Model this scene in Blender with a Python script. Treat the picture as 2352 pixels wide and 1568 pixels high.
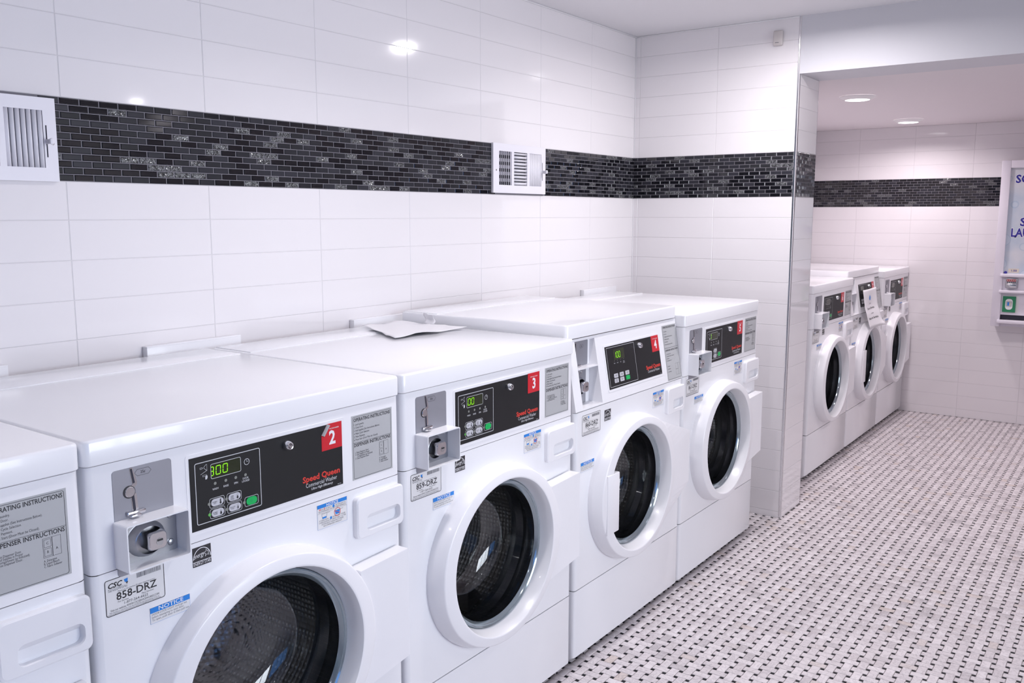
import bpy, bmesh, math, random
import numpy as np
from mathutils import Vector, Matrix, Euler

random.seed(7)
SC = bpy.context.scene
COL = SC.collection
for o in list(bpy.data.objects):
    bpy.data.objects.remove(o)

# ------------------------------------------------------------------ camera, world, lights, exposure
CAMX = 2.1151
YAW, PITCH = math.radians(35.8847), math.radians(8.0957)
FPX = 2046.5
cam_data = bpy.data.cameras.new('camera')
cam_data.sensor_width = 36.0
cam_data.lens = 36.0 * FPX / 2352.0
cam_data.clip_start = 0.05
camera = bpy.data.objects.new('camera', cam_data)
camera.location = (CAMX, 0.0, 1.39)
camera.rotation_euler = (math.pi / 2 - PITCH, 0, YAW)
COL.objects.link(camera)
SC.camera = camera

SC.view_settings.view_transform = 'Standard'
SC.view_settings.look = 'None'
SC.view_settings.exposure = -0.40
SC.view_settings.gamma = 1.0
SC.view_settings.use_curve_mapping = False

LAMP_W = (18, 9.0, 3.2, 4, 1.5, 5, 2.5, 2, 1)
LAMP_SPREAD = (172, 142, 128, 150, 150, 172, 150, 150, 150)     # beam spread per lamp, set to balance upper wall and lid brightness
ALC_W, SIDE_W, BACK_W, SKY_W = 9.0, 44, 10, 0.8

world = bpy.data.worlds.new('daylight')
SC.world = world
world.use_nodes = True
wn = world.node_tree
sky = wn.nodes.new('ShaderNodeTexSky')
sky.sky_type = 'HOSEK_WILKIE'
sky.sun_direction = (0.3, -0.5, 0.8)
sky.turbidity = 3.0
bg = wn.nodes['Background']
wn.links.new(sky.outputs['Color'], bg.inputs['Color'])
bg.inputs['Strength'].default_value = SKY_W

MAIN_Z = 2.232       # ceiling of the front room
ALC_Z = 1.992        # ceiling of the alcove and underside of the header
PART_Y, PART_Y2 = 3.939, 4.213
PART_X = 0.7965
FAR_Y = 6.715
ROOM_X, BACK_Y = 4.6, -2.6


def area(name, loc, rot, size, energy, color=(1, 1, 1), size_y=None, spread=math.pi, shape=None):
    d = bpy.data.lights.new(name, 'AREA')
    d.energy = energy
    d.color = color
    d.size = size
    d.spread = spread
    if shape:
        d.shape = shape
    if size_y:
        d.shape = 'RECTANGLE'
        d.size_y = size_y
    o = bpy.data.objects.new(name, d)
    o.location = loc
    o.rotation_euler = rot
    COL.objects.link(o)
    return o


# daylight through the shop window in the wall behind the photographer; side fills added to brighten the washer fronts
area('window_daylight', (2.5, BACK_Y - 0.06, 1.35), (math.radians(68), 0, math.pi), 3.6, BACK_W, (0.74, 0.84, 1.0), 1.5, spread=math.radians(150))
area('side_fill', (ROOM_X + 0.06, 1.92, 1.3), (math.radians(90), 0, math.radians(94)), 2.0, SIDE_W, (0.93, 0.95, 1.0), 1.3, spread=math.radians(105))
area('side_fill', (ROOM_X + 0.06, -0.7, 1.3), (math.radians(88), 0, math.radians(90)), 2.8, SIDE_W * 0.42, (0.12, 0.38, 1.0), 1.3, spread=math.radians(150))  # added fill, blue tint set to colour the near washer fronts
# ceiling downlights (their fixtures are built further down)
MAIN_LIGHTS = [(0.97, 3.36), (0.97, 1.75), (0.97, 0.15), (2.55, 1.75), (2.55, 0.15), (3.9, 3.74), (3.9, 1.0), (2.55, -1.5), (0.97, -1.5)]  # some placed from reflections, the rest added out of view to light the room
ALC_LIGHTS = [(0.79, 4.868), (0.743, 6.23), (2.3, 4.87), (2.3, 6.23)]
for k, (x, y) in enumerate(MAIN_LIGHTS):
    area('downlight_lamp', (x, y, MAIN_Z - 0.03), (0, 0, 0), 0.085, LAMP_W[k], (1.0, 0.955, 0.97), shape='DISK', spread=math.radians(LAMP_SPREAD[k]))
for (x, y) in ALC_LIGHTS:
    area('downlight_lamp', (x, y, ALC_Z - 0.036), (0, 0, 0), 0.12, ALC_W, (1.0, 0.905, 0.94), shape='DISK', spread=math.radians(160))


# ------------------------------------------------------------------ materials
def mat(name, color, rough=0.5, metal=0.0, coat=0.0, emit=None, estr=0.0, spec=0.5):
    m = bpy.data.materials.new(name)
    m.use_nodes = True
    b = m.node_tree.nodes['Principled BSDF']
    b.inputs['Base Color'].default_value = (*color, 1)
    b.inputs['Roughness'].default_value = rough
    b.inputs['Metallic'].default_value = metal
    b.inputs['Coat Weight'].default_value = coat
    b.inputs['Coat Roughness'].default_value = 0.05
    b.inputs['Specular IOR Level'].default_value = spec
    if emit:
        b.inputs['Emission Color'].default_value = (*emit, 1)
        b.inputs['Emission Strength'].default_value = estr
    return m


def nodes(m):
    return m.node_tree.nodes, m.node_tree.links, m.node_tree.nodes['Principled BSDF']


def add_noise_bump(m, scale, strength, dist=0.001, detail=2.0, coord='Object'):
    n, l, b = nodes(m)
    tc = n.new('ShaderNodeTexCoord')
    t = n.new('ShaderNodeTexNoise')
    t.inputs['Scale'].default_value = scale
    t.inputs['Detail'].default_value = detail
    bp = n.new('ShaderNodeBump')
    bp.inputs['Strength'].default_value = strength
    bp.inputs['Distance'].default_value = dist
    l.new(tc.outputs[coord], t.inputs['Vector'])
    l.new(t.outputs['Fac'], bp.inputs['Height'])
    l.new(bp.outputs['Normal'], b.inputs['Normal'])
    return m


def random_value(n, l):
    """object random + island random, folded to 0..1"""
    oi = n.new('ShaderNodeObjectInfo')
    ge = n.new('ShaderNodeNewGeometry')
    ad = n.new('ShaderNodeMath'); ad.operation = 'ADD'
    fr = n.new('ShaderNodeMath'); fr.operation = 'FRACT'
    l.new(oi.outputs['Random'], ad.inputs[0])
    l.new(ge.outputs['Random Per Island'], ad.inputs[1])
    l.new(ad.outputs[0], fr.inputs[0])
    return fr


M = {}
M['wall_tile'] = mat('glazed_white_tile', (0.835, 0.803, 0.825), 0.07, coat=0.5)
add_noise_bump(M['wall_tile'], 5.0, 0.06, 0.004)
M['grout'] = mat('pale_grout', (0.66, 0.635, 0.655), 0.8)
M['paint'] = add_noise_bump(mat('white_paint', (0.80, 0.79, 0.815), 0.55), 240, 0.1, 0.0005)
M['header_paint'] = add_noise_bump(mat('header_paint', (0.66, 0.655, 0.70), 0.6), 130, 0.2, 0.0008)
M['ceiling_paint'] = add_noise_bump(mat('ceiling_paint', (0.78, 0.77, 0.80), 0.7), 130, 0.25, 0.001)
M['ceiling_alcove'] = add_noise_bump(mat('alcove_ceiling_paint', (0.80, 0.745, 0.77), 0.65), 130, 0.25, 0.001)
M['chrome'] = mat('polished_metal', (0.72, 0.72, 0.75), 0.14, 1.0)
M['steel'] = add_noise_bump(mat('brushed_steel', (0.50, 0.51, 0.54), 0.32, 1.0), 60, 0.1)
M['dark_steel'] = mat('dark_steel', (0.36, 0.34, 0.34), 0.35, 1.0)
M['enamel'] = add_noise_bump(mat('white_enamel', (0.885, 0.885, 0.92), 0.22, coat=0.35), 300, 0.03, 0.0003)
M['plastic'] = mat('white_plastic', (0.885, 0.88, 0.915), 0.28, coat=0.2)
M['vent'] = mat('white_register_paint', (0.82, 0.80, 0.86), 0.4)
M['vent_dark'] = mat('duct_shadow_black', (0.03, 0.03, 0.05), 0.7)  # shade inside openings and slots, put into a flat black
M['black_panel'] = add_noise_bump(mat('black_overlay', (0.012, 0.012, 0.014), 0.46, spec=0.3), 900, 0.15, 0.0003)
M['coin_plate'] = add_noise_bump(mat('grey_coin_plate', (0.30, 0.30, 0.34), 0.42, 0.35), 500, 0.1, 0.0003)
M['label_grey'] = mat('silver_grey_label', (0.47, 0.475, 0.49), 0.45)
M['label_white'] = mat('white_label', (0.80, 0.79, 0.80), 0.4)
M['ink'] = mat('black_ink', (0.022, 0.020, 0.026), 0.5)
M['ink_soft'] = mat('grey_ink', (0.16, 0.16, 0.18), 0.5)
M['white_ink'] = mat('white_ink', (0.62, 0.63, 0.66), 0.5)
M['red'] = mat('red_label', (0.62, 0.012, 0.025), 0.35)
M['red_ink'] = mat('red_ink', (0.70, 0.045, 0.03), 0.4)
M['blue'] = mat('blue_ink', (0.015, 0.23, 0.72), 0.4)
M['green'] = mat('green_button', (0.0, 0.45, 0.10), 0.35)
M['button'] = mat('silver_button', (0.58, 0.58, 0.63), 0.35)
M['led_off'] = mat('unlit_indicator', (0.25, 0.26, 0.24), 0.3)
M['led_on'] = mat('lit_indicator', (0.1, 0.3, 0.08), 0.3, emit=(0.15, 0.7, 0.1), estr=0.25)
M['display'] = mat('display_window', (0.022, 0.028, 0.012), 0.15)
M['digit'] = mat('lit_segments', (0.1, 0.3, 0.0), 0.4, emit=(0.32, 0.95, 0.0), estr=1.0)
M['rubber'] = add_noise_bump(mat('grey_rubber_gasket', (0.10, 0.10, 0.112), 0.25, coat=0.6), 70, 0.2)
M['trim_ring'] = mat('clear_grey_trim', (0.36, 0.42, 0.46), 0.1, 0.65)
M['paper'] = add_noise_bump(mat('paper', (0.83, 0.82, 0.85), 0.75), 40, 0.2, 0.002)
M['beige'] = mat('beige_plastic', (0.63, 0.585, 0.575), 0.45)
M['lamp'] = mat('lit_diffuser', (0.9, 0.9, 0.9), 0.5, emit=(1.0, 0.97, 0.99), estr=4.0)
M['lamp_trim'] = mat('lamp_trim', (0.90, 0.88, 0.89), 0.5)
M['dark_grout'] = mat('grey_floor_grout', (0.17, 0.15, 0.155), 0.85)
M['vend_frame'] = mat('white_lacquer', (0.80, 0.765, 0.84), 0.35)
M['navy'] = mat('navy_lettering', (0.035, 0.03, 0.30), 0.4)
M['halo'] = mat('white_lettering', (0.85, 0.85, 0.88), 0.4)
M['pack_green'] = mat('green_carton', (0.02, 0.22, 0.10), 0.4)
M['coin_red'] = mat('red_coin_sign', (0.45, 0.02, 0.06), 0.4)
M['cream'] = mat('cream_tag', (0.66, 0.60, 0.50), 0.5)

# marble
m = mat('white_marble', (0.72, 0.68, 0.70), 0.40, spec=0.3)
n, l, b = nodes(m)
fr = random_value(n, l)
tc = n.new('ShaderNodeTexCoord')
ge = n.new('ShaderNodeNewGeometry')
nz = n.new('ShaderNodeTexNoise'); nz.inputs['Scale'].default_value = 26; nz.inputs['Detail'].default_value = 6; nz.inputs['Distortion'].default_value = 2.2
l.new(ge.outputs['Position'], nz.inputs['Vector'])
vr = n.new('ShaderNodeValToRGB')
vr.color_ramp.elements[0].position = 0.43; vr.color_ramp.elements[0].color = (1, 1, 1, 1)
vr.color_ramp.elements[1].position = 0.5; vr.color_ramp.elements[1].color = (0.80, 0.79, 0.80, 1)
e3 = vr.color_ramp.elements.new(0.56); e3.color = (1, 1, 1, 1)
l.new(nz.outputs['Fac'], vr.inputs['Fac'])
rr = n.new('ShaderNodeValToRGB')
els = rr.color_ramp.elements
els[0].position = 0.0; els[0].color = (0.66, 0.605, 0.625, 1)
els[1].position = 1.0; els[1].color = (0.77, 0.72, 0.74, 1)
for p, c in ((0.05, (0.54, 0.50, 0.52, 1)), (0.10, (0.64, 0.59, 0.605, 1)), (0.125, (0.66, 0.575, 0.545, 1)), (0.15, (0.66, 0.61, 0.63, 1)), (0.6, (0.70, 0.65, 0.67, 1))):
    e = els.new(p); e.color = c
l.new(fr.outputs[0], rr.inputs['Fac'])
mx = n.new('ShaderNodeMix'); mx.data_type = 'RGBA'; mx.blend_type = 'MULTIPLY'; mx.inputs['Factor'].default_value = 1.0
l.new(rr.outputs['Color'], mx.inputs[6]); l.new(vr.outputs['Color'], mx.inputs[7])
l.new(mx.outputs[2], b.inputs['Base Color'])
M['marble'] = m
M['dot'] = mat('black_marble_dot', (0.008, 0.009, 0.013), 0.5, spec=0.2)

# mosaic glass kinds
M['mosaic_gloss'] = mat('black_glass', (0.006, 0.006, 0.009), 0.05, coat=0.6)
m = mat('slate_glass', (0.026, 0.027, 0.037), 0.4, spec=0.3)
n, l, b = nodes(m)
fr = random_value(n, l)
rp = n.new('ShaderNodeValToRGB')
rp.color_ramp.elements[0].color = (0.010, 0.010, 0.014, 1); rp.color_ramp.elements[1].color = (0.028, 0.028, 0.038, 1)
l.new(fr.outputs[0], rp.inputs['Fac']); l.new(rp.outputs['Color'], b.inputs['Base Color'])
M['mosaic_slate'] = m
m = mat('crackled_glass', (0.05, 0.05, 0.055), 0.12, coat=0.5)
n, l, b = nodes(m)
ge = n.new('ShaderNodeNewGeometry')
vo = n.new('ShaderNodeTexVoronoi'); vo.feature = 'DISTANCE_TO_EDGE'; vo.inputs['Scale'].default_value = 190
l.new(ge.outputs['Position'], vo.inputs['Vector'])
nz = n.new('ShaderNodeTexNoise'); nz.inputs['Scale'].default_value = 230; nz.inputs['Detail'].default_value = 4
l.new(ge.outputs['Position'], nz.inputs['Vector'])
rp = n.new('ShaderNodeValToRGB')
rp.color_ramp.elements[0].position = 0.40; rp.color_ramp.elements[0].color = (0.015, 0.016, 0.018, 1)
rp.color_ramp.elements[1].position = 0.66; rp.color_ramp.elements[1].color = (0.19, 0.195, 0.205, 1)
l.new(nz.outputs['Fac'], rp.inputs['Fac']); l.new(rp.outputs['Color'], b.inputs['Base Color'])
bp = n.new('ShaderNodeBump'); bp.inputs['Strength'].default_value = 0.9; bp.inputs['Distance'].default_value = 0.002
l.new(vo.outputs['Distance'], bp.inputs['Height']); l.new(bp.outputs['Normal'], b.inputs['Normal'])
M['mosaic_crackle'] = m
M['mosaic_grout'] = mat('grey_mosaic_grout', (0.19, 0.18, 0.205), 0.8)

# door glass: dark tinted, clear reflections
m = bpy.data.materials.new('door_glass')
m.use_nodes = True
n, l = m.node_tree.nodes, m.node_tree.links
n.remove(n['Principled BSDF'])
tr = n.new('ShaderNodeBsdfTransparent'); tr.inputs['Color'].default_value = (0.80, 0.82, 0.84, 1)
gl = n.new('ShaderNodeBsdfGlossy'); gl.inputs['Roughness'].default_value = 0.015; gl.inputs['Color'].default_value = (0.95, 0.97, 1.0, 1)
fz = n.new('ShaderNodeFresnel'); fz.inputs['IOR'].default_value = 1.75
mxs = n.new('ShaderNodeMixShader')
l.new(fz.outputs[0], mxs.inputs['Fac']); l.new(tr.outputs[0], mxs.inputs[1]); l.new(gl.outputs[0], mxs.inputs[2])
l.new(mxs.outputs[0], n['Material Output'].inputs['Surface'])
M['glass'] = m
m = bpy.data.materials.new('window_glass')
m.use_nodes = True
n, l = m.node_tree.nodes, m.node_tree.links
n.remove(n['Principled BSDF'])
tr = n.new('ShaderNodeBsdfTransparent'); tr.inputs['Color'].default_value = (0.95, 0.97, 0.98, 1)
gl = n.new('ShaderNodeBsdfGlossy'); gl.inputs['Roughness'].default_value = 0.01
fz = n.new('ShaderNodeFresnel'); fz.inputs['IOR'].default_value = 1.45
mxs = n.new('ShaderNodeMixShader')
l.new(fz.outputs[0], mxs.inputs['Fac']); l.new(tr.outputs[0], mxs.inputs[1]); l.new(gl.outputs[0], mxs.inputs[2])
l.new(mxs.outputs[0], n['Material Output'].inputs['Surface'])
M['window_glass'] = m

# perforated drum steel
m = mat('perforated_drum', (0.20, 0.19, 0.19), 0.38, 0.85)
n, l, b = nodes(m)
tc = n.new('ShaderNodeTexCoord')
vo = n.new('ShaderNodeTexVoronoi'); vo.inputs['Scale'].default_value = 85; vo.inputs['Randomness'].default_value = 0.12
l.new(tc.outputs['Object'], vo.inputs['Vector'])
rp = n.new('ShaderNodeValToRGB')
rp.color_ramp.elements[0].position = 0.22; rp.color_ramp.elements[0].color = (0.95, 0.93, 0.90, 1)
rp.color_ramp.elements[1].position = 0.34; rp.color_ramp.elements[1].color = (0.45, 0.43, 0.42, 1)
l.new(vo.outputs['Distance'], rp.inputs['Fac']); l.new(rp.outputs['Color'], b.inputs['Base Color'])
bp = n.new('ShaderNodeBump'); bp.inputs['Strength'].default_value = 0.6; bp.inputs['Distance'].default_value = 0.004
l.new(vo.outputs['Distance'], bp.inputs['Height']); l.new(bp.outputs['Normal'], b.inputs['Normal'])
M['drum'] = m

# poster: pale blue with soap bubbles
m = mat('bubble_poster', (0.6, 0.68, 0.76), 0.35)
n, l, b = nodes(m)
tc = n.new('ShaderNodeTexCoord')
vo = n.new('ShaderNodeTexVoronoi'); vo.inputs['Scale'].default_value = 9; vo.inputs['Randomness'].default_value = 1
l.new(tc.outputs['Object'], vo.inputs['Vector'])
rp = n.new('ShaderNodeValToRGB')
rp.color_ramp.elements[0].position = 0.30; rp.color_ramp.elements[0].color = (0.70, 0.74, 0.80, 1)
rp.color_ramp.elements[1].position = 0.36; rp.color_ramp.elements[1].color = (0.64, 0.665, 0.72, 1)
e = rp.color_ramp.elements.new(0.33); e.color = (0.40, 0.50, 0.62, 1)
nz = n.new('ShaderNodeTexNoise'); nz.inputs['Scale'].default_value = 5
l.new(tc.outputs['Object'], nz.inputs['Vector'])
rp2 = n.new('ShaderNodeValToRGB')
rp2.color_ramp.elements[0].position = 0.42; rp2.color_ramp.elements[0].color = (0.74, 0.75, 0.79, 1)
rp2.color_ramp.elements[1].position = 0.62; rp2.color_ramp.elements[1].color = (0.42, 0.54, 0.68, 1)
l.new(nz.outputs['Fac'], rp2.inputs['Fac']); l.new(vo.outputs['Distance'], rp.inputs['Fac'])
mx = n.new('ShaderNodeMix'); mx.data_type = 'RGBA'; mx.inputs['Factor'].default_value = 0.5
l.new(rp2.outputs['Color'], mx.inputs[6]); l.new(rp.outputs['Color'], mx.inputs[7])
l.new(mx.outputs[2], b.inputs['Base Color'])
M['poster'] = m


# ------------------------------------------------------------------ helpers
class MB:
    """collects geometry with material slots and links it as ONE mesh object"""

    def __init__(self):
        self.v, self.f, self.mi, self.mats = [], [], [], []
        self.smooth = []

    def slot(self, mname):
        if mname not in self.mats:
            self.mats.append(mname)
        return self.mats.index(mname)

    def add(self, verts, faces, mname, smooth=False):
        o = len(self.v)
        s = self.slot(mname)
        self.v += [tuple(p) for p in verts]
        for f in faces:
            self.f.append(tuple(i + o for i in f))
            self.mi.append(s)
            self.smooth.append(smooth)
        return self

    def bm(self, bmobj, mname, smooth=False):
        bmobj.verts.index_update()
        self.add([v.co.copy() for v in bmobj.verts], [[v.index for v in f.verts] for f in bmobj.faces], mname, smooth)
        bmobj.free()
        return self

    def rbox(self, lo, hi, mname, r=0.004, seg=2, smooth=True, edges=None):
        b = bmesh.new()
        bmesh.ops.create_cube(b, size=1.0)
        for v in b.verts:
            v.co = Vector([(lo[i] + hi[i]) / 2 + v.co[i] * (hi[i] - lo[i]) for i in range(3)])
        if r > 0:
            es = [e for e in b.edges if edges is None or edges(e)]
            bmesh.ops.bevel(b, geom=es, offset=r, segments=seg, profile=0.5, affect='EDGES')
        return self.bm(b, mname, smooth)

    def box(self, lo, hi, mname):
        return self.rbox(lo, hi, mname, 0, 1, False)

    def quad(self, u0, v0, u1, v1, w, mname):
        """flat rectangle facing +w"""
        return self.add([(u0, v0, w), (u1, v0, w), (u1, v1, w), (u0, v1, w)], [(0, 1, 2, 3)], mname)

    def rrect(self, u0, v0, u1, v1, w, r, mname, n=5):
        return self.poly(rr_pts(u0, v0, u1, v1, r, n), w, mname)

    def poly(self, pts, w, mname):
        return self.add([(p[0], p[1], w) for p in pts], [tuple(range(len(pts)))], mname)

    def slab(self, pts, w0, w1, mname, smooth=False):
        k = len(pts)
        vs = [(p[0], p[1], w1) for p in pts] + [(p[0], p[1], w0) for p in pts]
        fs = [tuple(range(k)), tuple(range(2 * k - 1, k - 1, -1))]
        fs += [(i, i + k, (i + 1) % k + k, (i + 1) % k) for i in range(k)]
        return self.add(vs, fs, mname, smooth)

    def outline(self, pts, w, t, mname, closed=True):
        """line of thickness t (inside the points) as flat quads"""
        k = len(pts)
        c = Vector((sum(p[0] for p in pts) / k, sum(p[1] for p in pts) / k))
        ins = []
        for i in range(k):
            a, b_, d = Vector(pts[i - 1]), Vector(pts[i]), Vector(pts[(i + 1) % k])
            t1 = (b_ - a).normalized() if (b_ - a).length > 1e-9 else (d - b_).normalized()
            t2 = (d - b_).normalized() if (d - b_).length > 1e-9 else t1
            nn = Vector((-(t1.y + t2.y), t1.x + t2.x))
            nn = nn.normalized() if nn.length > 1e-9 else Vector((0, 0))
            ins.append(b_ + nn * t)
        vs = [(p[0], p[1], w) for p in pts] + [(p[0], p[1], w) for p in ins]
        return self.add(vs, [(i, (i + 1) % k, (i + 1) % k + k, i + k) for i in range(k)], mname)

    def seg(self, a, b_, w, t, mname):
        a, b_ = Vector(a), Vector(b_)
        d = (b_ - a).normalized() * 1.0
        nn = Vector((-d.y, d.x)) * t / 2
        return self.add([(*(a - nn), w), (*(b_ - nn), w), (*(b_ + nn), w), (*(a + nn), w)], [(0, 1, 2, 3)], mname)

    def lathe(self, prof, cu, cv, mname, n=64, smooth=True, closed_end=False):
        """prof: list of (ru, rv, w) elliptical rings round (cu, cv)"""
        vs, fs = [], []
        for (ru, rv, w) in prof:
            for k in range(n):
                a = 2 * math.pi * k / n
                vs.append((cu + ru * math.cos(a), cv + rv * math.sin(a), w))
        for i in range(len(prof) - 1):
            for k in range(n):
                k2 = (k + 1) % n
                fs.append((i * n + k, i * n + k2, (i + 1) * n + k2, (i + 1) * n + k))
        if closed_end:
            fs.append(tuple(range((len(prof) - 1) * n, len(prof) * n)))
        return self.add(vs, fs, mname, smooth)

    def cyl(self, cu, cv, r, w0, w1, mname, n=24, cham=0.0):
        prof = [(r, r, w0), (r, r, w1 - cham)] + ([(r - cham, r - cham, w1)] if cham else [])
        return self.lathe(prof, cu, cv, mname, n, False, True)

    def disc(self, cu, cv, r, w, mname, n=20, rv=None):
        rv = rv or r
        return self.poly([(cu + r * math.cos(2 * math.pi * k / n), cv + rv * math.sin(2 * math.pi * k / n)) for k in range(n)], w, mname)

    def ring(self, cu, cv, r0, r1, w, mname, n=28):
        return self.lathe([(r1, r1, w), (r0, r0, w)], cu, cv, mname, n, False)

    def text(self, s, u, v, h, w, mname, align='l', width=None, bold=0.0, shear=0.0, xs=1.0, rot=0.0):
        """h = cap height in metres; width fits the line to that length"""
        vs, fs = glyphs(s, bold, shear)
        if not vs:
            return self
        k = h / CAP
        x0 = min(p[0] for p in vs); x1 = max(p[0] for p in vs)
        sx = k * xs
        if width:
            sx = width / (x1 - x0)
        tw = (x1 - x0) * sx
        off = {'l': 0, 'c': -tw / 2, 'r': -tw}[align]
        out = []
        for p in vs:
            a, b_ = (p[0] - x0) * sx + off, p[1] * k
            if rot:
                a, b_ = a * math.cos(rot) - b_ * math.sin(rot), a * math.sin(rot) + b_ * math.cos(rot)
            out.append((u + a, v + b_, w))
        return self.add(out, fs, mname)

    def build(self, name, parent=None, frame=None, kind=None):
        me = bpy.data.meshes.new(name)
        vs = self.v
        if frame is not None:
            vs = [tuple(frame @ Vector(p)) for p in vs]
        me.from_pydata(vs, [], self.f)
        for k in self.mats:
            me.materials.append(M[k])
        me.polygons.foreach_set('material_index', self.mi)
        me.polygons.foreach_set('use_smooth', self.smooth)
        if any(self.smooth):
            try:
                me.set_sharp_from_angle(angle=math.radians(38))
            except Exception:
                pass
        me.update()
        return link(name, me, parent, kind)


def link(name, me, parent=None, kind=None):
    o = bpy.data.objects.new(name, me)
    COL.objects.link(o)
    if parent:
        o.parent = parent
    if kind:
        o['kind'] = kind
    return o


def rr_pts(u0, v0, u1, v1, r, n=5):
    pts = []
    for (cu, cv, a0) in ((u1 - r, v0 + r, -90), (u1 - r, v1 - r, 0), (u0 + r, v1 - r, 90), (u0 + r, v0 + r, 180)):
        for k in range(n + 1):
            a = math.radians(a0 + 90 * k / n)
            pts.append((cu + r * math.cos(a), cv + r * math.sin(a)))
    return pts


_gl = {}


def glyphs(s, bold=0.0, shear=0.0):
    key = (s, bold, shear)
    if key not in _gl:
        cu = bpy.data.curves.new('t', 'FONT')
        cu.body = s
        cu.size = 1.0
        cu.offset = bold
        cu.shear = shear
        cu.resolution_u = 2
        ob = bpy.data.objects.new('t', cu)
        COL.objects.link(ob)
        dg = bpy.context.evaluated_depsgraph_get()
        me = ob.evaluated_get(dg).to_mesh()
        vs = [(v.co.x, v.co.y) for v in me.vertices]
        fs = [tuple(p.vertices) for p in me.polygons]
        # make faces look along +w
        out = []
        for f in fs:
            ar = sum(vs[f[i]][0] * vs[f[(i + 1) % len(f)]][1] - vs[f[(i + 1) % len(f)]][0] * vs[f[i]][1] for i in range(len(f)))
            out.append(f if ar > 0 else f[::-1])
        ob.evaluated_get(dg).to_mesh_clear()
        bpy.data.objects.remove(ob)
        bpy.data.curves.remove(cu)
        _gl[key] = (vs, out)
    return _gl[key]


CAP = 1.0
_v, _f = glyphs('H')
CAP = max(p[1] for p in _v)


def tag(o, label, cat, group=None):
    o['label'] = label
    o['category'] = cat
    if group:
        o['group'] = group
    return o


def empty(name, loc, rz=0.0):
    o = bpy.data.objects.new(name, None)
    o.empty_display_size = 0.1
    o.location = loc
    o.rotation_euler = (0, 0, rz)
    COL.objects.link(o)
    return o


# frames: map (u, v, w) of a drawing plane to space
def frame(origin, ux, vx):
    ux, vx = Vector(ux).normalized(), Vector(vx).normalized()
    wx = ux.cross(vx)
    m4 = Matrix.Identity(4)
    for i in range(3):
        m4[i][0], m4[i][1], m4[i][2], m4[i][3] = ux[i], vx[i], wx[i], origin[i]
    return m4


F_LEFT = frame((0, 0, 0), (0, 1, 0), (0, 0, 1))             # wall at x=0 facing +x: u=y, v=z
F_PART = frame((0, PART_Y, 0), (1, 0, 0), (0, 0, 1))        # faces -y: u=x
F_FAR = frame((0, FAR_Y, 0), (1, 0, 0), (0, 0, 1))
F_REV = frame((PART_X, 0, 0), (0, 1, 0), (0, 0, 1))         # faces +x: u=y


def proj(P):
    d = Vector(P) - camera.location
    fw = Vector((-math.sin(YAW) * math.cos(PITCH), math.cos(YAW) * math.cos(PITCH), -math.sin(PITCH)))
    r = Vector((math.cos(YAW), math.sin(YAW), 0))
    u = r.cross(fw)
    z = d.dot(fw)
    if z < 0.05:
        return None
    return 1176 + FPX * d.dot(r) / z, 784 - FPX * d.dot(u) / z, z


# ------------------------------------------------------------------ the room shell
def structure(name, boxes, mname='paint'):
    mb = MB()
    for lo, hi in boxes:
        mb.box(lo, hi, mname)
    return mb.build(name, kind='structure')


T = 0.007     # tile thickness
JD = 0.0009   # joints are this deep
wall_left = structure('wall_left', [((-0.15, BACK_Y - 0.15, 0), (-JD, FAR_Y + 0.15, 2.5))], 'grout')
wall_part = structure('wall_partition', [((-JD, PART_Y + JD, 0), (PART_X - JD, PART_Y2 - JD, MAIN_Z + 0.05))], 'grout')
wall_far = structure('wall_far', [((-JD, FAR_Y + JD, 0), (ROOM_X, FAR_Y + 0.15, 2.5))], 'grout')
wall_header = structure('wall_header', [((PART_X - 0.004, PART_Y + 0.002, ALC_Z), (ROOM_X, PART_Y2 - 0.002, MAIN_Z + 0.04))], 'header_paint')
# right wall with unseen windows for the side fills, back wall with the shop window
WZ0, WZ1 = 0.62, 2.08
wall_right = structure('wall_right', [
    ((ROOM_X, BACK_Y - 0.15, 0), (ROOM_X + 0.15, FAR_Y + 0.15, WZ0)),
    ((ROOM_X, BACK_Y - 0.15, WZ1), (ROOM_X + 0.15, FAR_Y + 0.15, 2.5)),
    ((ROOM_X, BACK_Y - 0.15, WZ0), (ROOM_X + 0.15, -2.2, WZ1)),
    ((ROOM_X, 0.7, WZ0), (ROOM_X + 0.15, 0.9, WZ1)),
    ((ROOM_X, 2.95, WZ0), (ROOM_X + 0.15, FAR_Y + 0.15, WZ1))])
wall_back = structure('wall_back', [
    ((-0.15, BACK_Y - 0.15, 0), (ROOM_X, BACK_Y, WZ0)),
    ((-0.15, BACK_Y - 0.15, WZ1), (ROOM_X, BACK_Y, 2.5)),
    ((-0.15, BACK_Y - 0.15, WZ0), (0.7, BACK_Y, WZ1)),
    ((4.3, BACK_Y - 0.15, WZ0), (ROOM_X, BACK_Y, WZ1))])
ceiling = structure('ceiling', [((-0.15, BACK_Y - 0.15, MAIN_Z), (ROOM_X + 0.15, PART_Y + 0.2, MAIN_Z + 0.12))], 'ceiling_paint')
ceiling2 = structure('ceiling.001', [((-T, PART_Y2 - 0.25, ALC_Z + 0.001), (ROOM_X, FAR_Y + T, ALC_Z + 0.12))], 'ceiling_alcove')


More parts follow.
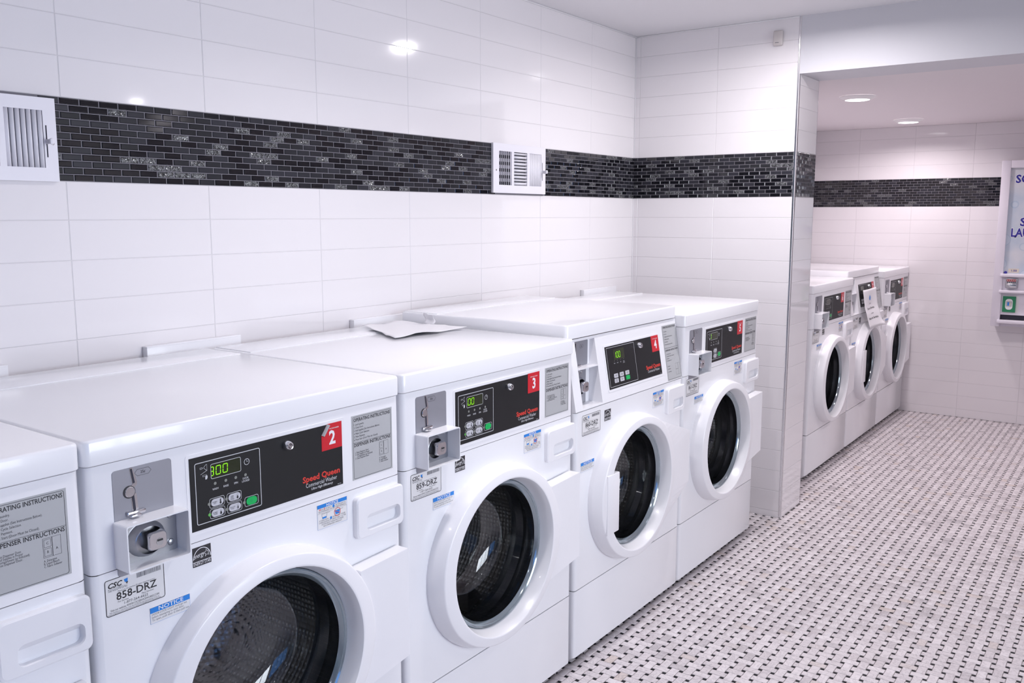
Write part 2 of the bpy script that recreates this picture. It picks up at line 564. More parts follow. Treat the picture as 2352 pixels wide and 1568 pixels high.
def window(name, axis, fixed, a0, a1, nm):
    w = MB()
    t = 0.05

    def bx(a, b_, z0, z1, d=0.035):
        if axis == 'x':
            w.rbox((a, fixed - d, z0), (b_, fixed + d, z1), 'vend_frame', 0.004, 1)
        else:
            w.rbox((fixed - d, a, z0), (fixed + d, b_, z1), 'vend_frame', 0.004, 1)
    bx(a0, a1, WZ0, WZ0 + t); bx(a0, a1, WZ1 - t, WZ1)
    for k in range(nm + 1):
        c = a0 + (a1 - a0) * k / nm
        c = min(max(c, a0 + t / 2), a1 - t / 2)
        bx(c - t / 2, c + t / 2, WZ0 + t, WZ1 - t, 0.03)
    o = w.build(name, kind='structure')
    for k in range(nm):
        c0 = a0 + (a1 - a0) * k / nm + t / 2; c1 = a0 + (a1 - a0) * (k + 1) / nm - t / 2
        g = MB()
        if axis == 'x':
            g.box((c0, fixed - 0.004, WZ0 + t), (c1, fixed + 0.004, WZ1 - t), 'window_glass')
        else:
            g.box((fixed - 0.004, c0, WZ0 + t), (fixed + 0.004, c1, WZ1 - t), 'window_glass')
        g.build('window_pane', o)
    return o


window('window_1', 'x', BACK_Y - 0.0, 0.7, 4.3, 4)
window('window_2', 'y', ROOM_X + 0.0, -2.2, 0.7, 4)
window('window_3', 'y', ROOM_X + 0.0, 0.9, 2.95, 3)  # unseen window, added to go with the light on the washer fronts

# ------------------------------------------------------------------ wall tiles
_tile = {}


def tile_mesh(name, w, h, mname, t=T, ch=0.0009, key=None):
    """slab in the (u, v) plane centred at the origin, front at w=0, back at -t"""
    k = (name, round(w, 4), round(h, 4), mname)
    if k not in _tile:
        a, b_ = w / 2, h / 2
        vs = [(-a, -b_, -t), (a, -b_, -t), (a, b_, -t), (-a, b_, -t),
              (-a, -b_, -ch), (a, -b_, -ch), (a, b_, -ch), (-a, b_, -ch),
              (-a + ch, -b_ + ch, 0), (a - ch, -b_ + ch, 0), (a - ch, b_ - ch, 0), (-a + ch, b_ - ch, 0)]
        fs = [(8, 9, 10, 11)]
        for i in range(4):
            j = (i + 1) % 4
            fs += [(i, j, j + 4, i + 4), (i + 4, j + 4, j + 8, i + 8)]
        me = bpy.data.meshes.new(name)
        me.from_pydata(vs, [], fs)
        me.materials.append(M[mname])
        _tile[k] = me
    return _tile[k]


def place(name, me, F, u, v, parent, tilt=0.0):
    o = link(name, me, parent)
    mtx = F @ Matrix.Translation((u, v, 0))
    if tilt:
        mtx = mtx @ Euler((random.gauss(0, tilt), random.gauss(0, tilt), 0)).to_matrix().to_4x4()
    o.matrix_local = mtx
    return o


G = 0.0015   # grout joint


def tiles(F, us, vs, parent, visible=lambda u, v: True, tilt=0.0007):
    rest = MB()
    for i in range(len(us) - 1):
        for j in range(len(vs) - 1):
            w, h = us[i + 1] - us[i] - G, vs[j + 1] - vs[j] - G
            if w < 0.004 or h < 0.004:
                continue
            u, v = (us[i] + us[i + 1]) / 2, (vs[j] + vs[j + 1]) / 2
            me = tile_mesh('wall_tile', w, h, 'wall_tile')
            if visible(u, v):
                place('wall_tile', me, F, u, v, parent, tilt)
            else:
                rest.add([F @ (Vector(p.co) + Vector((u, v, 0))) for p in me.vertices], [tuple(p.vertices) for p in me.polygons], 'wall_tile')
    if rest.v:
        o = rest.build('wall_tile', parent, kind='stuff')


ZT, ZB = 1.6626, 1.4688
UP = [ZT + 0.0945 * k for k in range(7)]
UP[-1] = MAIN_Z
LOW = [0.0] + [1.377 - 0.0963 * k for k in range(14, -1, -1)] + [ZB]
LOW = [z for z in LOW if z >= 0]
JY = [BACK_Y, -2.1, -1.7, -1.29, -0.89, -0.49, -0.087, 0.315, 0.717, 1.1185, 1.512, 1.9096, 2.319, 2.7223, 3.125, 3.5287, PART_Y]
tiles(F_LEFT, JY, UP, wall_left, lambda u, v: u > 0.6)
tiles(F_LEFT, JY, LOW, wall_left, lambda u, v: u > 0.6 and v > 0.98)
PX = [0.0, 0.026, 0.420, PART_X - 0.009]
tiles(F_PART, PX, UP, wall_part)
tiles(F_PART, PX, LOW, wall_part, lambda u, v: u > 0.41 or v > 0.95)
RV = [PART_Y + 0.009, PART_Y2 - 0.006]
tiles(F_REV, RV, [ZT + 0.0945 * k for k in range(4)] + [ALC_Z], wall_part)
tiles(F_REV, RV, LOW, wall_part)
FX = [0.0, 0.322, 0.691, 1.062, 1.432, 1.803, 2.174, 2.545, 2.916, 3.287, 3.658, 4.03, 4.4, ROOM_X]
FZT, FZB = 1.635, 1.4455
FUP = [FZT + 0.0925 * k for k in range(4)] + [ALC_Z]
FLOW = [0.0] + [1.352 - 0.0925 * k for k in range(14, -1, -1)] + [FZB]
tiles(F_FAR, FX, FUP, wall_far, lambda u, v: u < 1.8)
tiles(F_FAR, FX, FLOW, wall_far, lambda u, v: u < 1.8)
F_BACKPART = frame((0, PART_Y2, 0), (-1, 0, 0), (0, 0, 1))
tiles(F_BACKPART, [-PART_X + 0.006, -0.4, 0], LOW + [ZT] + [ZT + 0.0945 * k for k in range(1, 4)] + [ALC_Z], wall_part, lambda u, v: False)
tiles(F_LEFT, [PART_Y2, 4.6, 5.0, 5.4, 5.8, 6.2, 6.6, FAR_Y], FLOW + FUP, wall_left, lambda u, v: False)

# metal edge trims of the partition
def quarter(cx, cy, r, z0, z1, a0, name, mname='chrome'):
    mb = MB()
    n = 8
    ring = [(cx, cy)] + [(cx + r * math.cos(math.radians(a0 + 90 * k / n)), cy + r * math.sin(math.radians(a0 + 90 * k / n))) for k in range(n + 1)]
    k = len(ring)
    vs = [(p[0], p[1], z0) for p in ring] + [(p[0], p[1], z1) for p in ring]
    fs = [tuple(range(k - 1, -1, -1)), tuple(range(k, 2 * k))] + [(i, (i + 1) % k, (i + 1) % k + k, i + k) for i in range(k)]
    mb.add(vs, fs, mname, True)
    return mb.build(name, kind='structure')


quarter(PART_X - 0.0095, PART_Y + 0.0095, 0.0105, 0.0, MAIN_Z, -90, 'trim_1')
quarter(PART_X - 0.006, PART_Y2 - 0.006, 0.0065, 0.0, ALC_Z, 0, 'trim_2')
# pale caulk bead along the top of the walls and in the corner
mb = MB()
mb.rbox((0.0, 0.0, MAIN_Z - 0.006), (0.006, PART_Y, MAIN_Z), 'paint', 0.002, 1)
mb.rbox((0.0, PART_Y - 0.006, MAIN_Z - 0.006), (PART_X - 0.01, PART_Y, MAIN_Z), 'paint', 0.002, 1)
mb.rbox((0.0, PART_Y - 0.004, ZT + 0.001), (0.004, PART_Y, MAIN_Z - 0.006), 'paint', 0.001, 1)
mb.rbox((0.0, PART_Y - 0.004, 0.0), (0.004, PART_Y, ZB - 0.001), 'paint', 0.001, 1)
mb.build('trim_3', kind='structure')

# ------------------------------------------------------------------ black mosaic border
def mosaic(name, F, u0, u1, z0, z1, single, pitch=0.0492, rows=12, holes=()):
    bandm = MB()
    bandm.add([F @ Vector(p) for p in [(u0, z0, 0.0), (u1, z0, 0.0), (u1, z1, 0.0), (u0, z1, 0.0), (u0, z0, -T), (u1, z0, -T), (u1, z1, -T), (u0, z1, -T)]],
              [(0, 1, 2, 3), (4, 0, 3, 7), (1, 5, 6, 2), (3, 2, 6, 7), (4, 5, 1, 0)], 'mosaic_grout')
    band = bandm.build(name, kind='structure')
    rh = (z1 - z0) / rows
    g = 0.0022
    rest = MB()
    cells = []
    for r in range(rows):
        z = z0 + rh * (r + 0.5)
        u = u0 - random.random() * 0.004 - (pitch / 2 if r % 2 else 0)
        while u < u1 - 0.001:
            a, b_ = max(u, u0), min(u + pitch, u1)
            u += pitch
            if b_ - a < 0.008 or any(h0 < (a + b_) / 2 < h1 for h0, h1 in holes):
                continue
            cells.append((a, b_, z))
    for a, b_, z in cells:
        w, h = b_ - a - g, rh - g
        k = random.random()
        kind = 'mosaic_gloss' if k < 0.42 else ('mosaic_slate' if k < 0.87 else 'mosaic_crackle')
        me = tile_mesh('mosaic_tile', w, h, kind, 0.002, 0.0016)
        c = (a + b_) / 2
        if single(c):
            o = place('mosaic_tile', me, F @ Matrix.Translation((0, 0, 0.0018)), c, z, band, 0.004)
        else:
            rest.add([F @ (Vector(p.co) + Vector((c, z, 0.0018))) for p in me.vertices], [tuple(p.vertices) for p in me.polygons], kind)
    if rest.v:
        rest.build('mosaic_tile', band, kind='stuff')
    return band


mosaic('trim_4', F_LEFT, BACK_Y, PART_Y, ZB, ZT, lambda u: 1.09 < u < 2.30, holes=((0.75, 1.085), (2.79, 3.14)))
mosaic('trim_5', F_PART, 0.0, PART_X - 0.009, ZB, ZT, lambda u: True, pitch=0.0492)
mosaic('trim_6', F_REV, PART_Y + 0.009, PART_Y2 - 0.006, ZB, ZT, lambda u: True)
mosaic('trim_7', F_FAR, 0.0, ROOM_X, FZB, FZT, lambda u: False, pitch=0.0465, rows=11)

# ------------------------------------------------------------------ basket-weave floor
floor_mb = MB()
floor_mb.box((-0.15, BACK_Y - 0.15, -0.12), (ROOM_X + 0.15, FAR_Y + 0.15, -0.0012), 'dark_grout')
floor = floor_mb.build('floor', kind='structure')
P = 0.0386
E_ = 0.0118
DX0, DY0 = 0.798, 2.2326
g = 0.0014


def flat_tile(lx, ly, mname):
    c = 0.0009
    a, b_ = lx / 2, ly / 2
    vs = [(-a, -b_, -0.0012), (a, -b_, -0.0012), (a, b_, -0.0012), (-a, b_, -0.0012),
          (-a + c, -b_ + c, 0), (a - c, -b_ + c, 0), (a - c, b_ - c, 0), (-a + c, b_ - c, 0)]
    fs = [(4, 5, 6, 7)] + [(i, (i + 1) % 4, (i + 1) % 4 + 4, i + 4) for i in range(4)]
    return vs, fs


SH = {'h': flat_tile(P + E_ - g, P - E_ - g, 'marble'), 'v': flat_tile(P - E_ - g, P + E_ - g, 'marble'), 'd': flat_tile(E_ - g, E_ - g, 'dot')}
SHM = {}
for k, mn, nm in (('h', 'marble', 'floor_tile'), ('v', 'marble', 'floor_tile'), ('d', 'dot', 'floor_dot')):
    me = bpy.data.meshes.new(nm)
    me.from_pydata(SH[k][0], [], SH[k][1])
    me.materials.append(M[mn])
    SHM[k] = me
cells = {'t': [], 'd': []}
i0, i1 = math.floor((0.0 - DX0) / P), math.ceil((ROOM_X - DX0) / P)
j0, j1 = math.floor((BACK_Y - DY0) / P), math.ceil((FAR_Y - DY0) / P)
for i in range(i0, i1):
    for j in range(j0, j1):
        x, y = DX0 + i * P, DY0 + j * P
        if 0.0 < x < PART_X and PART_Y < y < PART_Y2:
            continue
        cells['d'].append((x, y, 'd'))
        cells['t'].append((x + P / 2, y + P / 2, 'h' if (i + j) % 2 else 'v'))


def nearness(c):
    p = proj((c[0], c[1], 0))
    if p is None or not (-10 < p[0] < 2362 and p[1] < 1575):
        return 1e6
    # behind the fronts of the washers: hidden
    if c[0] < 0.77:
        return 1e5
    return p[2]


for key, nm, mn in (('t', 'floor_tile', 'marble'), ('d', 'floor_dot', 'dot')):
    cs = sorted(cells[key], key=nearness)
    for (x, y, k) in cs[:300]:
        o = link(nm, SHM[k], floor)
        o.location = (x, y, 0)
    V, Fc = [], []
    rest = cs[300:]
    base = {k: (np.array(SH[k][0]), np.array([list(f) for f in SH[k][1]])) for k in SH}
    off = 0
    VV, FF = [], []
    for (x, y, k) in rest:
        bv, bf = base[k]
        VV.append(bv + np.array((x, y, 0)))
        FF.append(bf + off)
        off += 8
    VV = np.concatenate(VV); FF = np.concatenate(FF)
    me = bpy.data.meshes.new(nm)
    me.vertices.add(len(VV)); me.vertices.foreach_set('co', VV.ravel())
    me.loops.add(FF.size); me.loops.foreach_set('vertex_index', FF.ravel().astype(np.int32))
    me.polygons.add(len(FF))
    me.polygons.foreach_set('loop_start', (np.arange(len(FF)) * 4).astype(np.int32))
    me.polygons.foreach_set('loop_total', np.full(len(FF), 4, np.int32))
    me.update(calc_edges=True)
    me.materials.append(M[mn])
    link(nm, me, floor, 'stuff')

# ------------------------------------------------------------------ ceiling downlights
def downlight(x, y, z, label, rr=0.088, group=None):
    e = empty('downlight', (x, y, z))
    tag(e, label, 'ceiling light', group)
    a = MB()
    Fd = frame((0, 0, 0), (1, 0, 0), (0, -1, 0))     # w points down
    a.lathe([(rr, rr, 0.0), (rr + 0.001, rr + 0.001, 0.003), (rr - 0.002, rr - 0.002, 0.006), (rr - 0.020, rr - 0.020, 0.016), (rr - 0.028, rr - 0.028, 0.018)], 0, 0, 'lamp_trim', 48)
    a.build('trim_ring', e, Fd)
    d = MB()
    d.lathe([(rr - 0.028, rr - 0.028, 0.018), (rr - 0.040, rr - 0.040, 0.020)], 0, 0, 'lamp', 40, True, True)
    d.build('diffuser', e, Fd)
    return e


downlight(*ALC_LIGHTS[0], ALC_Z, 'round lit ceiling downlight in the alcove nearer the header')
downlight(*ALC_LIGHTS[1], ALC_Z, 'round lit ceiling downlight in the alcove nearer the far wall')
downlight(*ALC_LIGHTS[2], ALC_Z, 'round downlight on the right of the alcove nearer the header')
downlight(*ALC_LIGHTS[3], ALC_Z, 'round downlight on the right of the alcove nearer the far wall')
for k, (x, y) in enumerate(MAIN_LIGHTS):
    downlight(x, y, MAIN_Z, 'round downlight in the ceiling of the front room', 0.09, 'downlights of the front room')

# ------------------------------------------------------------------ washing machines
W = 0.735
D0 = 0.36            # front plane is D0 in front of the empty
ZS, ZK = 0.805, 0.247
CU, CZ = 0.345, 0.504


def Fm():
    return frame((D0, -W / 2, 0), (0, 1, 0), (0, 0, 1))


LEAN, ZTOP4 = 0.036, 1.020


def Fs():
    """leaning console: u, distance up the slope, out of the slope"""
    up = Vector((-LEAN, 0, ZTOP4 - ZS)).normalized()
    return frame((D0, -W / 2, ZS), (0, 1, 0), up)


def vertical(e):
    a, b_ = e.verts[0].co, e.verts[1].co
    return abs(a.y - b_.y) > 1e-6 and abs(a.x - b_.x) < 1e-6 and abs(a.z - b_.z) < 1e-6 and a.z > -0.2


def hole_panel(mb, u0, v0, u1, v1, cu, cv, ru, rv, w, depth, mname, n=64, r=0.012):
    """front plate with an elliptical opening and rounded vertical edges"""
    angs = sorted(set([2 * math.pi * k / n for k in range(n)] + [math.atan2(y - cv, x - cu) % (2 * math.pi) for x in (u0 + r, u1 - r) for y in (v0, v1)]))
    inner, outer = [], []
    for a in angs:
        c, s = math.cos(a), math.sin(a)
        inner.append((cu + ru * c, cv + rv * s))
        ts = []
        if c > 1e-9: ts.append((u1 - r - cu) / c)
        if c < -1e-9: ts.append((u0 + r - cu) / c)
        if s > 1e-9: ts.append((v1 - cv) / s)
        if s < -1e-9: ts.append((v0 - cv) / s)
        t = min(ts)
        outer.append((cu + t * c, cv + t * s))
    k = len(angs)
    vs = [(p[0], p[1], w) for p in inner] + [(p[0], p[1], w) for p in outer] + [(p[0], p[1], w - depth) for p in inner]
    fs = []
    for i in range(k):
        j = (i + 1) % k
        fs.append((i, i + k, j + k, j))
        fs.append((i, j, j + 2 * k, i + 2 * k))
    mb.add(vs, fs, mname)
    # rounded sides
    for side in (0, 1):
        pr = []
        for q in range(5):
            a = math.radians(90 * q / 4)
            du = r * (1 - math.cos(a)) if False else r * math.sin(a)
            pr.append((du, -r * (1 - math.cos(a))))
        pr.append((r, -0.03))
        col = []
        for (du, dw) in pr:
            uu = (u1 - r + du) if side else (u0 + r - du)
            col.append((uu, dw))
        vs = [(c[0], v0, w + c[1]) for c in col] + [(c[0], v1, w + c[1]) for c in col]
        q = len(col)
        fs = [((i, i + 1, i + 1 + q, i + q) if side else (i + 1, i, i + q, i + 1 + q)) for i in range(q - 1)]
        mb.add(vs, fs, mname, True)
    # thin top and bottom returns
    for v, flip in ((v0, 0), (v1, 1)):
        vs = [(u0 + r, v, w), (u1 - r, v, w), (u1 - r, v, w - 0.03), (u0 + r, v, w - 0.03)]
        mb.add(vs, [(3, 2, 1, 0) if not flip else (0, 1, 2, 3)], mname)


def seven(mb, ch, u, v, w, dw=0.0095, dh=0.0158, clip=None):
    segs = {'0': 'abcdef', '1': 'bc', '3': 'abgcd'}[ch]
    t = 0.0017
    P_ = {'a': ((0, dh), (dw, dh)), 'b': ((dw, dh), (dw, dh / 2)), 'c': ((dw, dh / 2), (dw, 0)), 'd': ((0, 0), (dw, 0)), 'e': ((0, 0), (0, dh / 2)), 'f': ((0, dh / 2), (0, dh)), 'g': ((0, dh / 2), (dw, dh / 2))}
    for s in segs:
        a, b_ = [Vector(q) for q in P_[s]]
        dd = (b_ - a).normalized() * 0.0006
        a, b_ = a + dd, b_ - dd
        a, b_ = Vector((a.x + a.y * 0.06, a.y)), Vector((b_.x + b_.y * 0.06, b_.y))
        a += Vector((u, v)); b_ += Vector((u, v))
        if clip:
            if a.x < clip and b_.x < clip:
                continue
            a.x, b_.x = max(a.x, clip), max(b_.x, clip)
        mb.seg(a, b_, w, t, 'digit')


def instruction_label(u0, v0, u1, v1, slanted=False):
    mb = MB()
    w = 0.0006
    mb.slab([(u0, v0), (u1, v0), (u1, v1), (u0, v1)], -0.0005, w, 'label_grey')
    w2 = w + 0.0002
    fw, fh = u1 - u0, v1 - v0
    mb.outline(rr_pts(u0 + 0.028 * fw, v0 + 0.015 * fh, u1 - 0.028 * fw, v1 - 0.02 * fh, 0.004), w2, 0.0007, 'ink')
    X = lambda a: u0 + a * fw
    Y = lambda a: v0 + a * fh
    if not slanted:
        mb.text('OPERATING INSTRUCTIONS', X(0.5), Y(0.905), 0.0072, w2, 'ink', 'c', 0.90 * fw, 0.018)
        for k, s in enumerate(['1. Load Laundry.', '2. Close Door.', '3. Add Supplies (See Instructions Below).', '4. Make Cycle Selection.', '5. Make Payment.', '6. Press Start (Door Must be Closed).']):
            mb.text(s, X(0.05), Y(0.845 - 0.047 * k), 0.0041, w2, 'ink', xs=0.78)
        mb.quad(X(0.03), Y(0.575), X(0.97), Y(0.579), w2, 'ink')
        mb.text('DISPENSER INSTRUCTIONS', X(0.5), Y(0.515), 0.0072, w2, 'ink', 'c', 0.90 * fw, 0.018)
        for k, s in enumerate(['1. Open Dispenser Door.', '2. Load Supplies in Proper', '    Compartment (as Indicated).', '3. Close Dispenser Door.']):
            mb.text(s, X(0.07 if s[0] != ' ' else 0.12), Y(0.41 - 0.031 * k), 0.0038, w2, 'ink', xs=0.72)
        for a in ((0.66, 0.27, 0.78, 0.49), (0.78, 0.27, 0.89, 0.49), (0.675, 0.385, 0.765, 0.475), (0.675, 0.285, 0.765, 0.37)):
            mb.outline([(X(a[0]), Y(a[1])), (X(a[2]), Y(a[1])), (X(a[2]), Y(a[3])), (X(a[0]), Y(a[3]))], w2, 0.0006, 'ink')
        mb.text('C', X(0.72), Y(0.418), 0.0038, w2, 'ink', 'c'); mb.text('B', X(0.72), Y(0.318), 0.0038, w2, 'ink', 'c'); mb.text('A', X(0.835), Y(0.335), 0.0038, w2, 'ink', 'c')
        for k, s in enumerate(['A. Detergent', 'B. Liquid Bleach', 'C. Fabric Softener']):
            mb.text(s, X(0.66), Y(0.22 - 0.032 * k), 0.0036, w2, 'ink', xs=0.72)
    else:
        mb.text('OPERATING INSTRUCTIONS', X(0.5), Y(0.945), 0.0055, w2, 'ink', 'c', 0.86 * fw, 0.018)
        for k, s in enumerate(['1. Load Laundry.', '2. Close Door.', '3. Add Supplies (See Instructions Below).', '4. Make Cycle Selection.', '5. Make Payment.', '6. Press Start (Door Must be Closed).']):
            mb.text(s, X(0.08), Y(0.88 - 0.047 * k), 0.0036, w2, 'ink', xs=0.72)
        mb.quad(X(0.03), Y(0.585), X(0.97), Y(0.589), w2, 'ink')
        mb.text('DISPENSER INSTRUCTIONS', X(0.5), Y(0.53), 0.0055, w2, 'ink', 'c', 0.86 * fw, 0.018)
        for k, s in enumerate(['1. Open Dispenser Door.', '2. Load Supplies in Proper Compartment', '    (as Indicated).', '3. Close Dispenser Door.']):
            mb.text(s, X(0.08), Y(0.47 - 0.04 * k), 0.0034, w2, 'ink', xs=0.72)
        for k, s in enumerate(['A. Detergent', 'B. Liquid Bleach', 'C. Fabric Softener']):
            mb.text(s, X(0.08), Y(0.25 - 0.05 * k), 0.0034, w2, 'ink', xs=0.72)
        for a in ((0.62, 0.07, 0.80, 0.28), (0.80, 0.07, 0.93, 0.28), (0.62, 0.17, 0.80, 0.175)):
            mb.outline([(X(a[0]), Y(a[1])), (X(a[2]), Y(a[1])), (X(a[2]), Y(a[3])), (X(a[0]), Y(a[3]))], w2, 0.0006, 'ink')
    return mb


def id_label(code, u0=0.026, v0=0.7275, u1=0.135, v1=0.792):
    mb = MB()
    w = 0.0006
    mb.slab(rr_pts(u0, v0, u1, v1, 0.004), -0.0005, w, 'label_white')
    w2 = w + 0.0002
    mb.outline(rr_pts(u0 + 0.0002, v0 + 0.0002, u1 - 0.0002, v1 - 0.0002, 0.0045), w2, 0.0012, 'ink')
    fw, fh = u1 - u0, v1 - v0
    X = lambda a: u0 + a * fw
    Y = lambda a: v0 + a * fh
    mb.text('CSC', X(0.055), Y(0.76), 0.0082, w2, 'ink', bold=0.03, shear=0.25, width=0.235 * fw)
    mb.poly([(X(0.315), Y(0.885)), (X(0.33), Y(0.80)), (X(0.375), Y(0.80)), (X(0.38), Y(0.90))], w2, 'blue')
    mb.poly([(X(0.345), Y(0.80)), (X(0.36), Y(0.735)), (X(0.385), Y(0.80))], w2, 'ink')
    mb.text('ServiceWorks', X(0.055), Y(0.665), 0.0048, w2, 'ink_soft', width=0.31 * fw)
    mb.quad(X(0.055), Y(0.735), X(0.30), Y(0.742), w2, 'ink_soft')
    x = X(0.53)
    rnd = random.Random(5)
    while x < X(0.94):
        t = rnd.choice((0.0005, 0.0008, 0.0012))
        mb.quad(x, Y(0.80), x + t, Y(0.93), w2, 'ink_soft')
        x += t + rnd.choice((0.0005, 0.0008))
    mb.text('Please use this machine ID when reporting service', X(0.52), Y(0.60), 0.0027, w2, 'ink_soft', 'c', 0.62 * fw)
    if code:
        mb.text(code, X(0.52), Y(0.385), 0.0125, w2, 'ink', 'c', 0.68 * fw, 0.015)
    mb.text('For Service:', X(0.20), Y(0.31), 0.0030, w2, 'ink', xs=0.95)
    mb.text('Para Servicio:', X(0.60), Y(0.31), 0.0030, w2, 'ink', xs=0.95)
    mb.text('1-877-264-6622', X(0.50), Y(0.215), 0.0044, w2, 'ink', 'c', 0.40 * fw)
    mb.text('Visit our website WWW.CSCSERVICEWORKS.COM', X(0.48), Y(0.125), 0.0036, w2, 'ink', 'c', 0.82 * fw)
    mb.text('This machine is owned by CSC ServiceWorks and operated by virtue of', X(0.47), Y(0.075), 0.0022, w2, 'ink_soft', 'c', 0.84 * fw)
    mb.text('written assignments those executed by the owner or management of these premises.', X(0.47), Y(0.035), 0.0022, w2, 'ink_soft', 'c', 0.90 * fw)
    return mb


def notice_label(u0, v0, u1, v1):
    mb = MB()
    w = 0.0006
    mb.slab([(u0, v0), (u1, v0), (u1, v1), (u0, v1)], -0.0005, w, 'label_white')
    w2 = w + 0.0002
    fw, fh = u1 - u0, v1 - v0
    X = lambda a: u0 + a * fw
    Y = lambda a: v0 + a * fh
    mb.outline([(u0, v0), (u1, v0), (u1, v1), (u0, v1)], w2, 0.0004, 'blue')
    mb.quad(u0, Y(0.66), u1, v1, w2, 'blue')
    mb.text('NOTICE', X(0.52), Y(0.715), 0.0072, w2 + 0.0002, 'halo', 'c', 0.62 * fw, 0.01)
    for k, s in enumerate(['DOOR LOCK LIGHT must go out', 'before attempting to open door.', 'To open, push door in then pull out.']):
        mb.text(s, X(0.04), Y(0.50 - 0.175 * k), 0.0036, w2, 'ink_soft', width=(0.88, 0.80, 0.93)[k] * fw)
    return mb


def detergent_label(u0, v0, u1, v1):
    mb = MB()
    w = 0.0006
    mb.slab([(u0, v0), (u1, v0), (u1, v1), (u0, v1)], -0.0005, w, 'label_white')
    w2 = w + 0.0002
    fw, fh = u1 - u0, v1 - v0
    X = lambda a: u0 + a * fw
    Y = lambda a: v0 + a * fh
    mb.outline([(u0, v0), (u1, v0), (u1, v1), (u0, v1)], w2, 0.0004, 'blue')
    mb.quad(u0, Y(0.85), u1, v1, w2, 'blue')
    mb.text('NOTICE', X(0.5), Y(0.87), 0.0055, w2 + 0.0002, 'halo', 'c', 0.40 * fw, 0.02)
    mb.text('H', X(0.06), Y(0.76), 0.0042, w2, 'red_ink', bold=0.03)
    mb.text('IGH', X(0.12), Y(0.76), 0.0030, w2, 'ink_soft')
    mb.text('E', X(0.22), Y(0.76), 0.0042, w2, 'red_ink', bold=0.03)
    mb.text('FFICIENCY', X(0.27), Y(0.76), 0.0030, w2, 'ink_soft', width=0.2 * fw)
    mb.disc(X(0.54), Y(0.785), 0.0032, w2, 'blue')
    mb.text('DETERGENT IS', X(0.61), Y(0.76), 0.0030, w2, 'ink_soft', width=0.34 * fw)
    mb.text('RECOMMENDED FOR BEST PERFORMANCE', X(0.5), Y(0.675), 0.0033, w2, 'ink_soft', 'c', 0.92 * fw)
    mb.quad(u0, Y(0.635), u1, Y(0.642), w2, 'ink_soft')
    # cup with a little detergent, and the crossed-out full cup
    mb.seg((X(0.14), Y(0.60)), (X(0.42), Y(0.60)), w2, 0.0006, 'ink')
    mb.poly([(X(0.155), Y(0.47)), (X(0.165), Y(0.40)), (X(0.29), Y(0.40)), (X(0.30), Y(0.47))], w2, 'blue')
    mb.seg((X(0.14), Y(0.60)), (X(0.165), Y(0.40)), w2, 0.0006, 'ink')
    mb.seg((X(0.315), Y(0.60)), (X(0.29), Y(0.40)), w2, 0.0006, 'ink')
    mb.seg((X(0.58), Y(0.57)), (X(0.86), Y(0.57)), w2, 0.0006, 'ink')
    mb.poly([(X(0.58), Y(0.56)), (X(0.605), Y(0.40)), (X(0.73), Y(0.40)), (X(0.755), Y(0.56))], w2, 'blue')
    mb.ring(X(0.665), Y(0.49), 0.0082, 0.0092, w2 + 0.0002, 'red_ink')
    mb.seg((X(0.58), Y(0.55)), (X(0.75), Y(0.43)), w2 + 0.0002, 0.0010, 'red_ink')
    for k, s in enumerate(['OVERSUDSING BY USING ONLY 1/2 THE', 'DETERGENT MANUFACTURERS', 'RECOMMENDED AMOUNT']):
        mb.text(s, X(0.5), Y(0.23 - 0.085 * k), 0.0031, w2, 'ink_soft', 'c', (0.9, 0.74, 0.62)[k] * fw)
    mb.text('IF USING NON', X(0.06), Y(0.315), 0.0031, w2, 'ink_soft', width=0.30 * fw)
    mb.disc(X(0.445), Y(0.335), 0.0030, w2, 'blue')
    mb.text('DETERGENT, AVOID', X(0.50), Y(0.315), 0.0031, w2, 'ink_soft', width=0.44 * fw)
    return mb


def energy_label(u0, v0, u1, v1):
    mb = MB()
    w = 0.0006
    mb.slab([(u0, v0), (u1, v0), (u1, v1), (u0, v1)], -0.0005, w, 'ink')
    w2 = w + 0.0002
    fw, fh = u1 - u0, v1 - v0
    X = lambda a: u0 + a * fw
    Y = lambda a: v0 + a * fh
    pts = [(X(0.5) + 0.47 * fw * math.cos(math.radians(a)), Y(0.36) + 0.56 * fh * math.sin(math.radians(a))) for a in range(2, 179, 11)]
    for a, b_ in zip(pts[:-1], pts[1:]):
        mb.seg(a, b_, w2, 0.0013, 'halo')
    mb.text('energy', X(0.05), Y(0.42), 0.0088, w2, 'halo', width=0.60 * fw, shear=0.35, rot=0.12)
    sp = []
    for k in range(10):
        r = (0.0078 if k % 2 == 0 else 0.0034)
        a = math.radians(90 + 36 * k + 8)
        sp.append((X(0.76) + r * math.cos(a), Y(0.58) + r * math.sin(a)))
    mb.outline(sp, w2, 0.0010, 'halo')
    mb.quad(u0, Y(0.235), u1, Y(0.262), w2, 'halo')
    mb.text('ENERGY STAR', X(0.5), Y(0.06), 0.0055, w2, 'halo', 'c', 0.93 * fw)
    return mb


def pill(cu, cv, w, h, ww, mname, mb):
    mb.slab(rr_pts(cu - w / 2, cv - h / 2, cu + w / 2, cv + h / 2, h / 2 - 0.0001, 5), -0.0003, ww, mname)


